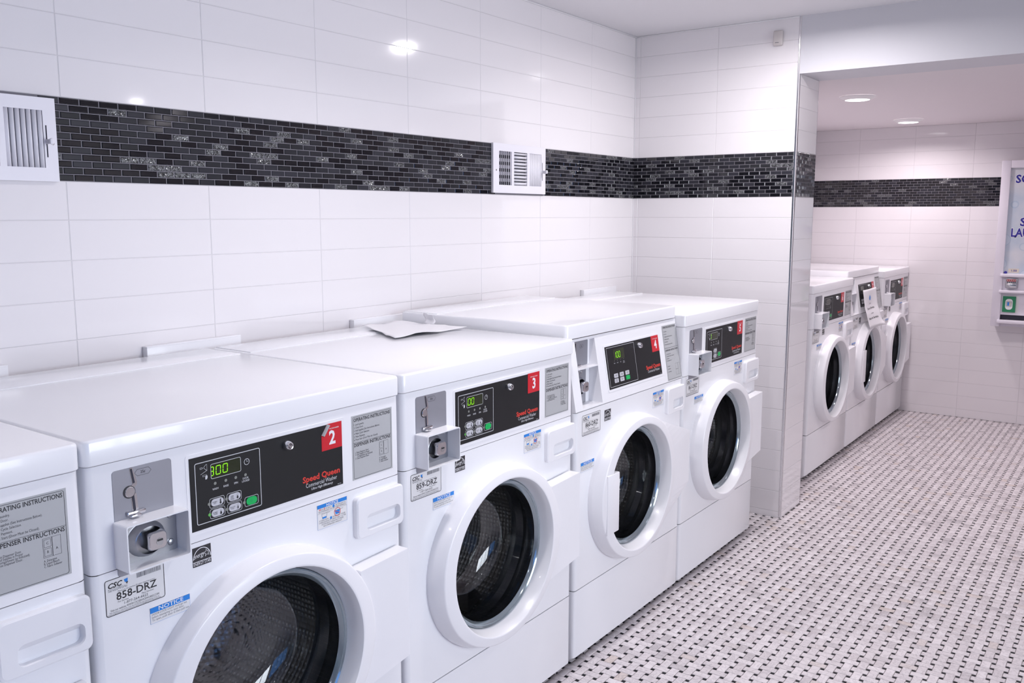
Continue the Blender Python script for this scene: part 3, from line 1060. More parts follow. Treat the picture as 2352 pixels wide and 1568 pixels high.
def control_overlay(no, digits, slanted=False):
    """returns list of (part name, MB, [sub-part (name, MB)]) in the panel's drawing plane"""
    parts = []
    p = MB()
    if not slanted:
        u0, v0, u1, v1 = 0.190, 0.8255, 0.556, 0.961
    else:
        u0, v0, u1, v1 = 0.213, 0.0375, 0.580, 0.1735
    w = 0.0016
    p.slab([(u0, v0), (u1, v0), (u1, v1), (u0, v1)], -0.001, w, 'black_panel')
    w2 = w + 0.0003
    subs = []
    if not slanted:
        p.outline(rr_pts(0.2005, 0.8355, 0.3440, 0.9500, 0.004), w2, 0.0014, 'white_ink')
        # display
        d = MB()
        d.slab(rr_pts(0.234, 0.9145, 0.299, 0.9415, 0.003), -0.0005, w2, 'display')
        d.outline(rr_pts(0.2335, 0.914, 0.2995, 0.942, 0.0033), w2 + 0.0002, 0.0009, 'white_ink')
        for (ch, u) in digits:
            seven(d, ch, u, 0.9205, w2 + 0.0003, clip=0.2350)
        subs.append(('display', d))
        # clock, coin and hand pictures
        p.ring(0.313, 0.929, 0.0052, 0.0062, w2, 'white_ink')
        p.seg((0.313, 0.929), (0.313, 0.9330), w2, 0.0007, 'white_ink'); p.seg((0.313, 0.929), (0.3165, 0.9298), w2, 0.0007, 'white_ink')
        p.outline([(0.2115, 0.9372), (0.2155, 0.9372), (0.2185, 0.9388), (0.2155, 0.9404), (0.2115, 0.9404)], w2, 0.0007, 'white_ink')
        p.outline([(0.2240, 0.9335), (0.2262, 0.9330), (0.2262, 0.9445), (0.2240, 0.9440), (0.2195, 0.9400), (0.2195, 0.9378)], w2, 0.0007, 'white_ink')
        p.seg((0.2125, 0.9275), (0.2265, 0.9330), w2, 0.0006, 'white_ink')
        p.outline([(0.2165, 0.9225), (0.2235, 0.9225), (0.2255, 0.9255), (0.2165, 0.9255)], w2, 0.0006, 'white_ink')
        p.poly([(0.2220, 0.9165), (0.2252, 0.9165), (0.2268, 0.9200), (0.2262, 0.9235), (0.2232, 0.9240), (0.2218, 0.9205)], w2, 'white_ink')
        for u, s in ((0.242, ['WASH']), (0.265, ['RINSE']), (0.287, ['SPIN']), (0.309, ['DOOR', 'LOCKED'])):
            p.disc(u, 0.9045, 0.0029, w2, 'led_off')
            for k, t in enumerate(s):
                p.text(t, u, 0.8925 - 0.0052 * k + (0.004 if len(s) > 1 else 0), 0.0036, w2, 'white_ink', 'c', bold=0.01, xs=0.85)
        defs = [(0.2425, 0.8690, ['NORMAL', 'HOT'], 1.0), (0.2425, 0.8490, ['NORMAL', 'WARM'], 0.5), (0.2800, 0.8690, ['PERM', 'PRESS', 'WARM'], 0.5), (0.2800, 0.8490, ['DELICATE', 'COLD'], 0.0)]
        if no == '5':
            defs = defs[2:]
        for (cu, cv, ls, lev) in defs:
            bt = MB()
            pill(cu + 0.002, cv, 0.0265, 0.0135, w + 0.0010, 'button', bt)
            for k, t in enumerate(ls):
                bt.text(t, cu - 0.0035, cv + 0.0012 * (len(ls) - 1) - 0.0011 - 0.0030 * k, 0.0022, w + 0.0012, 'ink_soft', 'c', bold=0.01, xs=0.8)
            bt.disc(cu + 0.0085, cv - 0.0028, 0.0021, w + 0.0012, 'ink' if lev > 0 else 'ink_soft')
            bt.quad(cu + 0.0075, cv - 0.002, cu + 0.0095, cv + (0.0045 if lev > 0.6 else 0.001), w + 0.0012, 'ink' if lev > 0 else 'ink_soft')
            bt.outline(rr_pts(cu + 0.0072, cv - 0.002, cu + 0.0098, cv + 0.005, 0.0010, 2), w + 0.0012, 0.0003, 'ink_soft')
            subs.append(('button', bt))
            p.outline(rr_pts(cu - 0.0145, cv - 0.0092, cu + 0.0180, cv + 0.0092, 0.004), w2, 0.0008, 'white_ink')
            p.disc(cu - 0.0155, cv, 0.0030, w2 + 0.0002, 'led_on' if ls[-1] == 'WARM' and len(ls) == 2 else 'led_off')
        bt = MB()
        pill(0.3205, 0.8515, 0.0245, 0.0150, w + 0.0010, 'green', bt)
        bt.ring(0.3195, 0.8515, 0.0017, 0.0022, w + 0.0012, 'pack_green', 12)
        subs.append(('start_button', bt))
        p.outline(rr_pts(0.3045, 0.8422, 0.3365, 0.8608, 0.004), w2, 0.0008, 'white_ink')
        p.disc(0.3035, 0.8515, 0.0030, w2 + 0.0002, 'led_off')
        p.text('Speed Queen', 0.5475, 0.8530, 0.0115, w2, 'red_ink', 'r', 0.101, 0.028)
        p.text('Commercial Washer', 0.5390, 0.8410, 0.0085, w2, 'white_ink', 'r', 0.0845)
        p.text('Ultra High Efficiency', 0.5275, 0.8335, 0.0048, w2, 'white_ink', 'r', 0.059, 0.012, 0.25)
        p.text('801934', 0.5500, 0.8275, 0.0022, w2, 'white_ink', 'r')
        rl = (0.4995, 0.9075, 0.5555, 0.9620)
        kx, kv = 0.408, 0.941
    else:
        p.outline(rr_pts(0.2200, 0.0430, 0.4030, 0.1690, 0.002), w2, 0.0012, 'white_ink')
        d = MB()
        d.quad(0.262, 0.126, 0.332, 0.160, w2, 'display')
        for (ch, u) in digits:
            seven(d, ch, u, 0.1325, w2 + 0.0003, 0.0092, 0.0185)
        subs.append(('display', d))
        for u, s in ((0.263, ['WASH']), (0.283, ['RINSE']), (0.303, ['SPIN']), (0.323, ['DOOR', 'LOCKED'])):
            p.disc(u, 0.1235, 0.0012, w2, 'led_off')
            for k, t in enumerate(s):
                p.text(t, u, 0.1145 - 0.0042 * k, 0.0030, w2, 'white_ink', 'c', xs=0.75)
        for (cu, cv, ls) in ((0.262, 0.0765, ['NORMAL', 'HOT']), (0.299, 0.0765, ['NORMAL', 'WARM']), (0.336, 0.0765, ['NORMAL', 'COLD']), (0.262, 0.0605, ['PERM', 'PRESS', 'WARM']), (0.299, 0.0605, ['DELICATE', 'COLD'])):
            bt = MB()
            bt.slab(rr_pts(cu - 0.0125, cv - 0.0066, cu + 0.0125, cv + 0.0066, 0.002), -0.0003, w + 0.0010, 'button')
            for k, t in enumerate(ls):
                bt.text(t, cu, cv + 0.0015 * (len(ls) - 1) - 0.0012 - 0.0032 * k, 0.0026, w + 0.0012, 'ink_soft', 'c', bold=0.01, xs=0.8)
            subs.append(('button', bt))
            p.disc(cu - 0.0155, cv, 0.0010, w2, 'led_off')
        bt = MB()
        bt.slab(rr_pts(0.337 - 0.0125, 0.0605 - 0.0066, 0.337 + 0.0125, 0.0605 + 0.0066, 0.002), -0.0003, w + 0.0010, 'green')
        subs.append(('start_button', bt))
        p.text('Speed Queen', 0.5720, 0.0660, 0.0125, w2, 'red_ink', 'r', 0.103, 0.028)
        p.text('Commercial Washer', 0.5640, 0.0540, 0.0085, w2, 'white_ink', 'r', 0.086)
        p.text('801941', 0.5760, 0.0400, 0.0022, w2, 'white_ink', 'r')
        rl = (0.5270, 0.1190, 0.5800, 0.1740)
        kx, kv = 0.433, 0.153
    parts.append(('control_overlay', p, subs))
    r = MB()
    a, b_, c, d_ = rl
    wz = w + 0.0004
    if no == '2':        # its upper left corner has peeled and curls back
        r.slab([(a, b_), (c, b_), (c, d_), (a + 0.016, d_), (a, d_ - 0.021)], w - 0.0002, wz, 'red')
        n = 8
        vs, fs = [], []
        ax, bx_ = Vector((a + 0.016, d_)), Vector((a, d_ - 0.021))
        dirn = Vector((0.008, -0.0045))
        for k in range(n + 1):
            t = k / n
            off = dirn * t * 0.9
            hgt = wz + 0.006 * math.sin(math.pi * min(1, t * 1.25))
            vs += [(*(ax + off), hgt), (*(bx_ + off), hgt)]
        fs = [(2 * k, 2 * k + 1, 2 * k + 3, 2 * k + 2) for k in range(n)]
        r.add(vs, fs, 'label_grey', True)
    else:
        r.slab([(a, b_), (c, b_), (c, d_), (a, d_)], w - 0.0002, wz, 'red')
    cu = (a + c) / 2 + 0.001
    r.text('MACHINE NUMBER', cu + (0.006 if no == '2' else 0), d_ - 0.0120, 0.0024, wz + 0.0002, 'halo', 'c', 0.026 if no == '2' else 0.034, 0.01)
    if no in '2345':
        r.text(no, cu, b_ + 0.0115, 0.0270, wz + 0.0002, 'halo', 'c', bold=0.03, xs=0.9)
    else:
        r.text(no, cu, b_ + 0.0100, 0.0290, wz + 0.0002, 'halo', 'c', bold=0.03)
    parts.append(('number_label', r, []))
    k = MB()
    k.lathe([(0.0105, 0.0105, w), (0.0105, 0.0105, w + 0.003), (0.0088, 0.0088, w + 0.011), (0.0072, 0.0072, w + 0.0135), (0.0052, 0.0052, w + 0.013)], kx, kv, 'chrome', 28)
    k.lathe([(0.0052, 0.0052, w + 0.013), (0.0040, 0.0040, w + 0.0125)], kx, kv, 'ink', 28)
    k.lathe([(0.0040, 0.0040, w + 0.0125), (0.0035, 0.0035, w + 0.0135)], kx, kv, 'chrome', 28, True, True)
    k.quad(kx - 0.0006, kv, kx + 0.0006, kv + 0.0052, w + 0.0139, 'ink')
    parts.append(('key_lock', k, []))
    return parts


def coin_slide(dw=0.0):
    """grey plate, slotted slide"""
    p = MB()
    p.slab(rr_pts(0.047, 0.790, 0.156, 0.972, 0.006), -0.0005 + dw, 0.0012 + dw, 'coin_plate')
    w = 0.0016 + dw
    hx = [(0.0865, 0.9605), (0.0915, 0.9548), (0.1125, 0.9548), (0.1175, 0.9605), (0.1125, 0.9662), (0.0915, 0.9662)]
    p.outline(hx, w, 0.0005, 'ink')
    p.text('25¢', 0.102, 0.9585, 0.0046, w, 'ink', 'c', xs=0.95)
    s = MB()
    # chrome-edged slots
    s.poly([(0.0822, 0.9425), (0.0888, 0.9405), (0.0905, 0.9440), (0.0838, 0.9702), (0.0825, 0.9715), (0.0790, 0.9715), (0.0776, 0.9700)], w, 'chrome')
    s.poly([(0.0826, 0.9440), (0.0862, 0.9448), (0.0822, 0.9695), (0.0788, 0.9695)], w + 0.0003, 'vent_dark')
    s.poly([(0.0790, 0.9330), (0.0900, 0.9412), (0.0885, 0.9436), (0.0815, 0.9425), (0.0770, 0.9390)], w + 0.0001, 'chrome')
    s.poly([(0.0800, 0.8925), (0.0905, 0.8925), (0.0880, 0.9265), (0.0775, 0.9265)], w, 'chrome')
    s.poly([(0.0812, 0.8935), (0.0858, 0.8935), (0.0834, 0.9255), (0.0788, 0.9255)], w + 0.0003, 'vent_dark')
    s.cyl(0.0752, 0.9310, 0.0108, 0.0, w + 0.0008, 'ink', 24)
    s.cyl(0.0758, 0.9310, 0.0092, 0.0, w + 0.0022, 'chrome', 24, 0.0008)
    s.rbox((0.0665, 0.8905, 0.0), (0.1010, 0.8985, 0.0075 + dw), 'chrome', 0.003, 2)
    s.rbox((0.0690, 0.8895, 0.0), (0.0880, 0.8945, 0.0150 + dw), 'chrome', 0.0022, 2)
    return p, s


def lock_block(cu, cv, w):
    mb = MB()
    cu += 0.002
    mb.lathe([(0.036, 0.031, w), (0.034, 0.030, w + 0.004), (0.028, 0.025, w + 0.012), (0.026, 0.024, w + 0.013)], cu - 0.006, cv, 'steel', 28)
    pts = rr_pts(cu - 0.0175, cv - 0.0160, cu + 0.0175, cv + 0.0160, 0.008, 4)
    k = len(pts)
    rows = [(1.0, w), (1.0, w + 0.022), (0.96, w + 0.0255), (0.88, w + 0.027)]
    vs = []
    for s, h in rows:
        vs += [(cu + (q[0] - cu) * s, cv + (q[1] - cv) * s, h) for q in pts]
    fs = [(i * k + a, i * k + (a + 1) % k, (i + 1) * k + (a + 1) % k, (i + 1) * k + a) for i in range(len(rows) - 1) for a in range(k)]
    fs.append(tuple(range((len(rows) - 1) * k, len(rows) * k)))
    mb.add(vs, fs, 'chrome', True)
    mb.disc(cu + 0.003, cv - 0.002, 0.0066, w + 0.0273, 'steel')
    mb.quad(cu - 0.002, cv - 0.001, cu + 0.0085, cv + 0.0024, w + 0.0276, 'ink')
    return mb


def door_parts(slanted):
    out = []
    ring = MB()
    prof = [(0.268, 0.240, -0.004), (0.268, 0.240, 0.012), (0.2665, 0.2390, 0.018), (0.2555, 0.2325, 0.0425), (0.2540, 0.2315, 0.0447), (0.2520, 0.2302, 0.0458),
            (0.2500, 0.2288, 0.0463), (0.2200, 0.2120, 0.0496), (0.2175, 0.2098, 0.0498), (0.2152, 0.2078, 0.0490), (0.2140, 0.2066, 0.0468), (0.2085, 0.2012, 0.030), (0.2045, 0.1972, 0.014), (0.2030, 0.1958, 0.008)]
    ring.lathe(prof, CU, CZ, 'plastic', 96)
    out.append(('door_ring', ring, []))
    hp = MB()
    if not slanted:
        pts = [(0.565, CZ + 0.132), (0.712, CZ + 0.138), (0.714, CZ - 0.118), (0.555, CZ - 0.140)]
        hp.slab(pts[::-1] if False else [pts[3], pts[2], pts[1], pts[0]], 0.002, 0.040, 'plastic')
    else:
        arc = [(CU + 0.245 * math.cos(math.radians(a)), CZ + 0.221 * math.sin(math.radians(a))) for a in range(-62, 73, 6)]
        outer = [(0.47, CZ - 0.196), (0.722, CZ - 0.075), (0.722, CZ + 0.115), (0.43, CZ + 0.2135)]
        k = len(arc)
        top = []
        for i, q in enumerate(arc):
            t = i / (k - 1)
            if t < 0.35:
                a, b_, f = outer[0], outer[1], t / 0.35
            elif t < 0.62:
                a, b_, f = outer[1], outer[2], (t - 0.35) / 0.27
            else:
                a, b_, f = outer[2], outer[3], (t - 0.62) / 0.38
            top.append((a[0] + (b_[0] - a[0]) * f, a[1] + (b_[1] - a[1]) * f))
        top[round(0.35 * (k - 1))] = outer[1]
        top[round(0.62 * (k - 1))] = outer[2]
        vs = [(q[0], q[1], 0.0468) for q in arc] + [(q[0], q[1], 0.041) for q in top] + [(q[0], q[1], 0.002) for q in top]
        fs = [(i, i + k, i + 1 + k, i + 1) for i in range(k - 1)] + [(i + k, i + 2 * k, i + 1 + 2 * k, i + 1 + k) for i in range(k - 1)]
        hp.add(vs, fs, 'plastic')
    out.append(('hinge_panel', hp, []))
    if slanted:
        h = MB()
        h.rbox((CU - 0.232, CZ - 0.102, 0.012), (CU - 0.158, CZ + 0.090, 0.0515), 'plastic', 0.004, 2)
        out.append(('door_handle', h, []))
    tr = MB()
    tr.lathe([(0.2025, 0.1948, 0.009), (0.1995, 0.1918, 0.0135), (0.1960, 0.1885, 0.0110), (0.1930, 0.1855, 0.0120), (0.1890, 0.1817, 0.0080), (0.1861, 0.1788, 0.0030)], CU, CZ, 'trim_ring', 96)
    out.append(('glass_rim', tr, []))
    gl_ = MB()
    gl_.lathe([(0.1866, 0.1790, 0.0035), (0.1851, 0.1775, -0.010), (0.1831, 0.1759, -0.040), (0.1771, 0.1701, -0.078), (0.1692, 0.1622, -0.104), (0.1532, 0.1470, -0.122), (0.1244, 0.1197, -0.134), (0.0796, 0.0766, -0.141), (0.0398, 0.0389, -0.143)], CU, CZ, 'glass', 96, True, True)
    out.append(('door_glass', gl_, []))
    gk = MB()
    gk.lathe([(0.2020, 0.1943, 0.009), (0.2040, 0.1963, -0.012), (0.1970, 0.1900, -0.030), (0.2050, 0.1974, -0.048), (0.1950, 0.1880, -0.066), (0.2010, 0.1932, -0.088), (0.2139, 0.2058, -0.098), (0.2348, 0.2258, -0.104)], CU, CZ, 'rubber', 96)
    out.append(('gasket', gk, []))
    dr = MB()
    dr.lathe([(0.2348, 0.2258, -0.104), (0.2468, 0.2373, -0.115), (0.2468, 0.2373, -0.40), (0.2189, 0.2100, -0.425), (0.1194, 0.1155, -0.43), (0.0498, 0.0473, -0.415)], CU, CZ, 'drum', 72, True, True)
    bf = []
    for k in range(3):
        a = math.radians(50 + 120 * k)
        m_ = MB()
        c, s = math.cos(a), math.sin(a)
        tx, ty = -s, c
        P0 = (CU + 0.246 * c, CZ + 0.224 * s)
        P1 = (CU + 0.180 * c, CZ + 0.163 * s)
        hw0, hw1 = 0.035, 0.010
        q = [(P0[0] - tx * hw0, P0[1] - ty * hw0), (P1[0] - tx * hw1, P1[1] - ty * hw1), (P1[0] + tx * hw1, P1[1] + ty * hw1), (P0[0] + tx * hw0, P0[1] + ty * hw0)]
        m_.slab(q, -0.40, -0.13, 'dark_steel')
        bf.append(('drum_baffle', m_))
    out.append(('drum', dr, bf))
    return out


def make_washer(no, code, digits, slanted=False, dlab=0.0, dlab2=0.0):
    root = empty('washing_machine', (0, 0, 0))
    F = Fm()
    # ---- cabinet
    b = MB()
    zt = 1.0 if not slanted else 1.02
    b.box((0.006, 0.025, -0.690), (0.010, zt - 0.02, -0.030), 'enamel')
    b.box((W - 0.010, 0.025, -0.690), (W - 0.006, zt - 0.02, -0.030), 'enamel')
    b.box((0.006, 0.025, -0.694), (W - 0.006, zt - 0.02, -0.690), 'enamel')
    b.box((0.006, 0.020, -0.690), (W - 0.006, 0.026, -0.045), 'dark_steel')
    b.box((0.010, ZS - 0.012, -0.690), (W - 0.010, ZS - 0.008, -0.030), 'dark_steel')
    b.build('cabinet', root, F)
    for (uu, ww) in ((0.06, -0.09), (W - 0.06, -0.09), (0.06, -0.63), (W - 0.06, -0.63)):
        ft = MB()
        ft.rbox((uu - 0.02, 0.0, ww - 0.02), (uu + 0.02, 0.022, ww + 0.02), 'rubber', 0.006, 1)
        ft.build('foot', root, F)
    # ---- front panel with door opening
    fp = MB()
    hole_panel(fp, 0.003, ZK + 0.0015, W - 0.003, ZS - 0.0008, CU, CZ, 0.221, 0.211, 0.0, 0.02, 'enamel')
    fp.build('front_panel', root, F)
    kp = MB()
    r = 0.012
    sec = [(0.0, -0.03), (0.0, -r), (0.0025, -r * 0.4), (r * 0.4, -0.0025), (r, 0.0)]
    us = [(0.003 + a, w_) for a, w_ in sec] + [(W - 0.003 - a, w_) for a, w_ in sec[::-1]]
    zl = [(ZK - 0.0015, 0.0), (0.030, 0.0), (0.012, -0.022)]
    vs, fs = [], []
    for (z, dw) in zl:
        for (uu, ww) in us:
            vs.append((uu if dw == 0 else 0.012 + (uu - 0.003) * (W - 0.024) / (W - 0.006), z, ww + dw))
    k = len(us)
    for i in range(len(zl) - 1):
        for a in range(k - 1):
            fs.append(((i + 1) * k + a, (i + 1) * k + a + 1, i * k + a + 1, i * k + a))
    kp.add(vs, fs, 'enamel', True)
    kp.add([(u_, ZK - 0.0015, w_) for u_, w_ in us], [tuple(range(k - 1, -1, -1))], 'enamel')
    kp.build('lower_panel', root, F)
    for uu in (0.07, W - 0.07):
        sc = MB()
        sc.cyl(uu, 0.0205, 0.004, -0.014, -0.0085, 'steel', 10)
        sc.build('panel_screw', root, F)
    # ---- lid
    ld = MB()
    zl0 = 0.9884 if not slanted else 1.0225
    zl1 = zl0 + 0.0435
    wf = 0.003 if not slanted else -LEAN + 0.004
    bl = bmesh.new()
    bmesh.ops.create_cube(bl, size=1.0)
    lo_, hi_ = (0.0, zl0, -0.696), (W, zl1, wf)
    for vv in bl.verts:
        vv.co = Vector([(lo_[i] + hi_[i]) / 2 + vv.co[i] * (hi_[i] - lo_[i]) for i in range(3)])
    bmesh.ops.bevel(bl, geom=[e for e in bl.edges if abs(e.verts[0].co.y - e.verts[1].co.y) > 1e-4], offset=0.014, segments=5, profile=0.5, affect='EDGES')
    bmesh.ops.bevel(bl, geom=[e for e in bl.edges if e.verts[0].co.y > zl1 - 1e-5 and e.verts[1].co.y > zl1 - 1e-5], offset=0.0055, segments=3, profile=0.5, affect='EDGES')
    bmesh.ops.bevel(bl, geom=[e for e in bl.edges if e.verts[0].co.y < zl0 + 1e-5 and e.verts[1].co.y < zl0 + 1e-5], offset=0.0015, segments=1, profile=0.5, affect='EDGES')
    ld.bm(bl, 'enamel', True)
    ld.build('lid', root, F)
    rs = MB()
    rs.rbox((0.012, zl1 - 0.006, -0.693), (W - 0.012, zl1 + 0.0025, -0.545), 'enamel', 0.003, 2)
    rs.build('rear_lid_strip', root, F)
    # ---- console
    if not slanted:
        cp = MB()
        cp.rbox((0.003, ZS + 0.0006, -0.06), (W - 0.003, 0.9872, 0.0), 'plastic', 0.012, 3, edges=lambda e: abs(e.verts[0].co.x - e.verts[1].co.x) < 1e-6 and abs(e.verts[0].co.z - e.verts[1].co.z) < 1e-6 and e.verts[0].co.z > -0.03)
        # raised surround of the overlay
        cp.slab(rr_pts(0.1835, 0.8190, 0.5640, 0.9680, 0.006), -0.001, 0.0010, 'plastic')
        cp.build('control_panel', root, F)
        FO = F
    else:
        FO = Fs()
        sl = math.hypot(LEAN, ZTOP4 - ZS)
        cp = MB()
        # sloping console with a vertical niche at its left end, built from slabs
        cp.slab([(0.163, 0.0015), (W - 0.003, 0.0015), (W - 0.003, sl), (0.163, sl)], -0.05, 0.0, 'plastic')
        cp.slab([(0.003, 0.0015), (0.046, 0.0015), (0.046, sl), (0.003, sl)], -0.05, 0.0, 'plastic')
        cp.slab([(0.046, sl - 0.008), (0.163, sl - 0.008), (0.163, sl), (0.046, sl)], -0.05, 0.0, 'plastic')
        cp.slab([(0.046, 0.0015), (0.163, 0.0015), (0.163, 0.006), (0.046, 0.006)], -0.05, 0.0, 'plastic')
        cp.slab(rr_pts(0.2050, 0.0300, 0.5880, 0.1800, 0.006), -0.001, 0.0010, 'plastic')
        # side cheek that closes the wedge under the lid
        cp.build('control_panel', root, FO)
    for (nm, mb, subs) in control_overlay(no, digits, slanted):
        o = mb.build(nm, root, FO)
        for (sn, smb) in subs:
            smb.build(sn, o, FO)
    # ---- coin slide, vault and lock
    dw = 0.0 if not slanted else -0.052
    pl, sl_ = coin_slide(0.0)
    hood = MB()
    z0, z1, d1 = 0.805, 0.8865, 0.040
    back = MB()
    back.slab([(0.047, 0.807), (0.1585, 0.807), (0.1585, 0.8845), (0.047, 0.8845)], 0.0, 0.0022, 'steel')
    for (cu, cv) in ((0.146, 0.823), (0.147, 0.872)):
        back.lathe([(0.0065, 0.0065, 0.0022), (0.0055, 0.0055, 0.0045), (0.003, 0.003, 0.0056)], cu, cv, 'steel', 16, True, True)
    if not slanted:
        p = pl.build('coin_plate', root, F)
        sl_.build('coin_slide', p, F)
        t = 0.0022
        hu0, hu1 = 0.044, 0.161
        o1, i1 = rr_pts(hu0, z0, hu1, z1, 0.004, 3), rr_pts(hu0 + t, z0 + t, hu1 - t, z1 - t, 0.003, 3)
        k = len(o1)
        vs = [(q[0], q[1], 0.0) for q in o1] + [(q[0], q[1], d1) for q in o1] + [(q[0], q[1], d1) for q in i1] + [(q[0], q[1], 0.0) for q in i1]
        fs = []
        for a in range(k):
            c = (a + 1) % k
            fs += [(a, c, c + k, a + k), (a + k, c + k, c + 2 * k, a + 2 * k), (a + 2 * k, c + 2 * k, c + 3 * k, a + 3 * k)]
        hood.add(vs, fs, 'enamel')
        h = hood.build('coin_vault_hood', root, F)
        back.build('vault_plate', h, F)
        lock_block(0.104, 0.843, 0.002).build('vault_lock', h, F)
    else:
        # niche walls: back plate, shelf, floor
        FN = frame((D0 - 0.052, -W / 2, 0), (0, 1, 0), (0, 0, 1))
        nb = MB()
        nb.slab([(0.044, 0.808), (0.165, 0.808), (0.165, 1.014), (0.044, 1.014)], -0.004, 0.0, 'plastic')
        nb.slab([(0.046, 0.9270), (0.163, 0.9270), (0.163, 0.9300), (0.046, 0.9300)], 0.0, 0.034, 'plastic')
        nb.slab([(0.046, 0.8065), (0.163, 0.8065), (0.163, 0.8115), (0.046, 0.8115)], 0.0, 0.0505, 'plastic')
        nb.slab([(0.044, 0.8065), (0.047, 0.8065), (0.047, 1.014), (0.044, 1.014)], 0.0, 0.012, 'plastic')
        nch = nb.build('coin_niche', root, FN)
        g_ = MB()
        g_.slab(rr_pts(0.048, 0.930, 0.150, 1.008, 0.004), 0.0, 0.0012, 'coin_plate')
        hx = [(0.1005, 0.9905), (0.1045, 0.9855), (0.1205, 0.9855), (0.1245, 0.9905), (0.1205, 0.9955), (0.1045, 0.9955)]
        g_.outline(hx, 0.0016, 0.0005, 'ink')
        g_.text('25¢', 0.1125, 0.9885, 0.0042, 0.0016, 'ink', 'c')
        s2 = g_.build('coin_plate', nch, FN)
        s = MB()
        s.poly([(0.0740, 0.938), (0.0830, 0.938), (0.0830, 1.004), (0.0740, 1.004)], 0.0016, 'chrome')
        s.poly([(0.0755, 0.940), (0.0805, 0.940), (0.0805, 1.002), (0.0755, 1.002)], 0.0019, 'vent_dark')
        s.cyl(0.0745, 0.970, 0.0085, 0.0, 0.003, 'chrome', 20, 0.0008)
        s.rbox((0.066, 0.931, 0.0), (0.100, 0.936, 0.013), 'chrome', 0.002, 2)
        s.build('coin_slide', nch, FN)
        bk = MB()
        bk.slab([(0.048, 0.812), (0.140, 0.812), (0.140, 0.9265), (0.048, 0.9265)], 0.0, 0.002, 'steel')
        for (cu, cv) in ((0.113, 0.911), (0.113, 0.828)):
            bk.lathe([(0.0065, 0.0065, 0.002), (0.0055, 0.0055, 0.0045), (0.003, 0.003, 0.0056)], cu, cv, 'steel', 16, True, True)
        bk.build('vault_plate', nch, FN)
        lock_block(0.096, 0.868, 0.002).build('vault_lock', nch, FN)
    # ---- labels
    if not slanted:
        instruction_label(0.5855, 0.8240, 0.7085, 0.9650).build('instruction_label', root, F)
    else:
        instruction_label(0.6195, 0.0045, 0.7310, 0.2000, True).build('instruction_label', root, FO)
    du = 0.012 if slanted else dlab
    id_label(code, 0.026 + du, 0.7275, 0.135 + du, 0.7915).build('identification_label', root, F)
    if not slanted:
        notice_label(0.104 + dlab2, 0.6865, 0.1825 + dlab2, 0.7155).build('notice_label', root, F)
        if no != '5':
            energy_label(0.1885, 0.7595, 0.2270, 0.7955).build('efficiency_label', root, F)
    else:
        notice_label(0.033, 0.6165, 0.1115, 0.6460).build('notice_label', root, F)
        energy_label(0.1725, 0.7495, 0.2115, 0.7845).build('efficiency_label', root, F)
    du = 0.018 if slanted else 0.0
    detergent_label(0.483 + du, 0.7430 - du * 0.5, 0.566 + du, 0.7955 - du * 0.5).build('detergent_label', root, F)
    # ---- dispenser drawer
    dd = MB()
    a0, a1 = 0.584 + du * 0.6, 0.7295
    dz0, dz1 = 0.6930, 0.7860
    h0, h1, hz0, hz1 = 0.611 + du * 1.3, 0.717, 0.7065, 0.7430
    t = 0.014
    # drawer front as a frame round the hand recess
    out = rr_pts(a0, dz0, a1, dz1, 0.0115, 4)
    inn = rr_pts(h0, hz0, h1, hz1, 0.0125, 4)
    k = len(out)
    low = [(h0 + (q[0] - h0) * 0.95 + 0.0025, hz0 + (q[1] - hz0) * 0.93 + 0.0020) for q in inn]
    mid = [(a0 + 0.003 + (q[0] - a0) * (a1 - a0 - 0.006) / (a1 - a0), dz0 + 0.003 + (q[1] - dz0) * (dz1 - dz0 - 0.006) / (dz1 - dz0)) for q in out]
    vs = [(q[0], q[1], 0.0) for q in out] + [(q[0], q[1], t - 0.003) for q in out] + [(q[0], q[1], t) for q in mid] + [(q[0], q[1], t) for q in inn] + [(q[0], q[1], t - 0.0012 - 0.034 * max(0.0, min(1.0, (hz1 - q[1]) / (hz1 - hz0)))) for q in low]
    for rows, sm in (((0, 1), True), ((2,), False), ((3,), True)):
        fs = []
        for i in rows:
            for a in range(k):
                c = (a + 1) % k
                fs.append((i * k + a, i * k + c, (i + 1) * k + c, (i + 1) * k + a))
        lo_, hi_ = rows[0] * k, (rows[-1] + 2) * k
        dd.add(vs[lo_:hi_], [tuple(q - lo_ for q in f) for f in fs], 'plastic', sm)
    dd.add(vs[4 * k:], [tuple(range(k))], 'plastic')
    dd.build('dispenser_drawer', root, F)
    # ---- door
    for (nm, mb, subs) in door_parts(slanted):
        o = mb.build(nm, root, F)
        for (sn, smb) in subs:
            smb.build(sn, o, F)
    return root


def copy_tree(o, parent=None):
    c = o.copy()
    COL.objects.link(c)
    if parent:
        c.parent = parent
    for ch in list(o.children):
        copy_tree(ch, c)
    return c


XF, XG = 0.7511, 0.7030
NEAR, FARG = 'coin washers in the near row', 'coin washers in the alcove row'


def put(o, x, y0, label, group, sy=1.0):
    o.location = (x - D0, y0 + W * sy / 2, 0)
    o.scale = (1, sy, 1)
    return tag(o, label, 'washer', group)


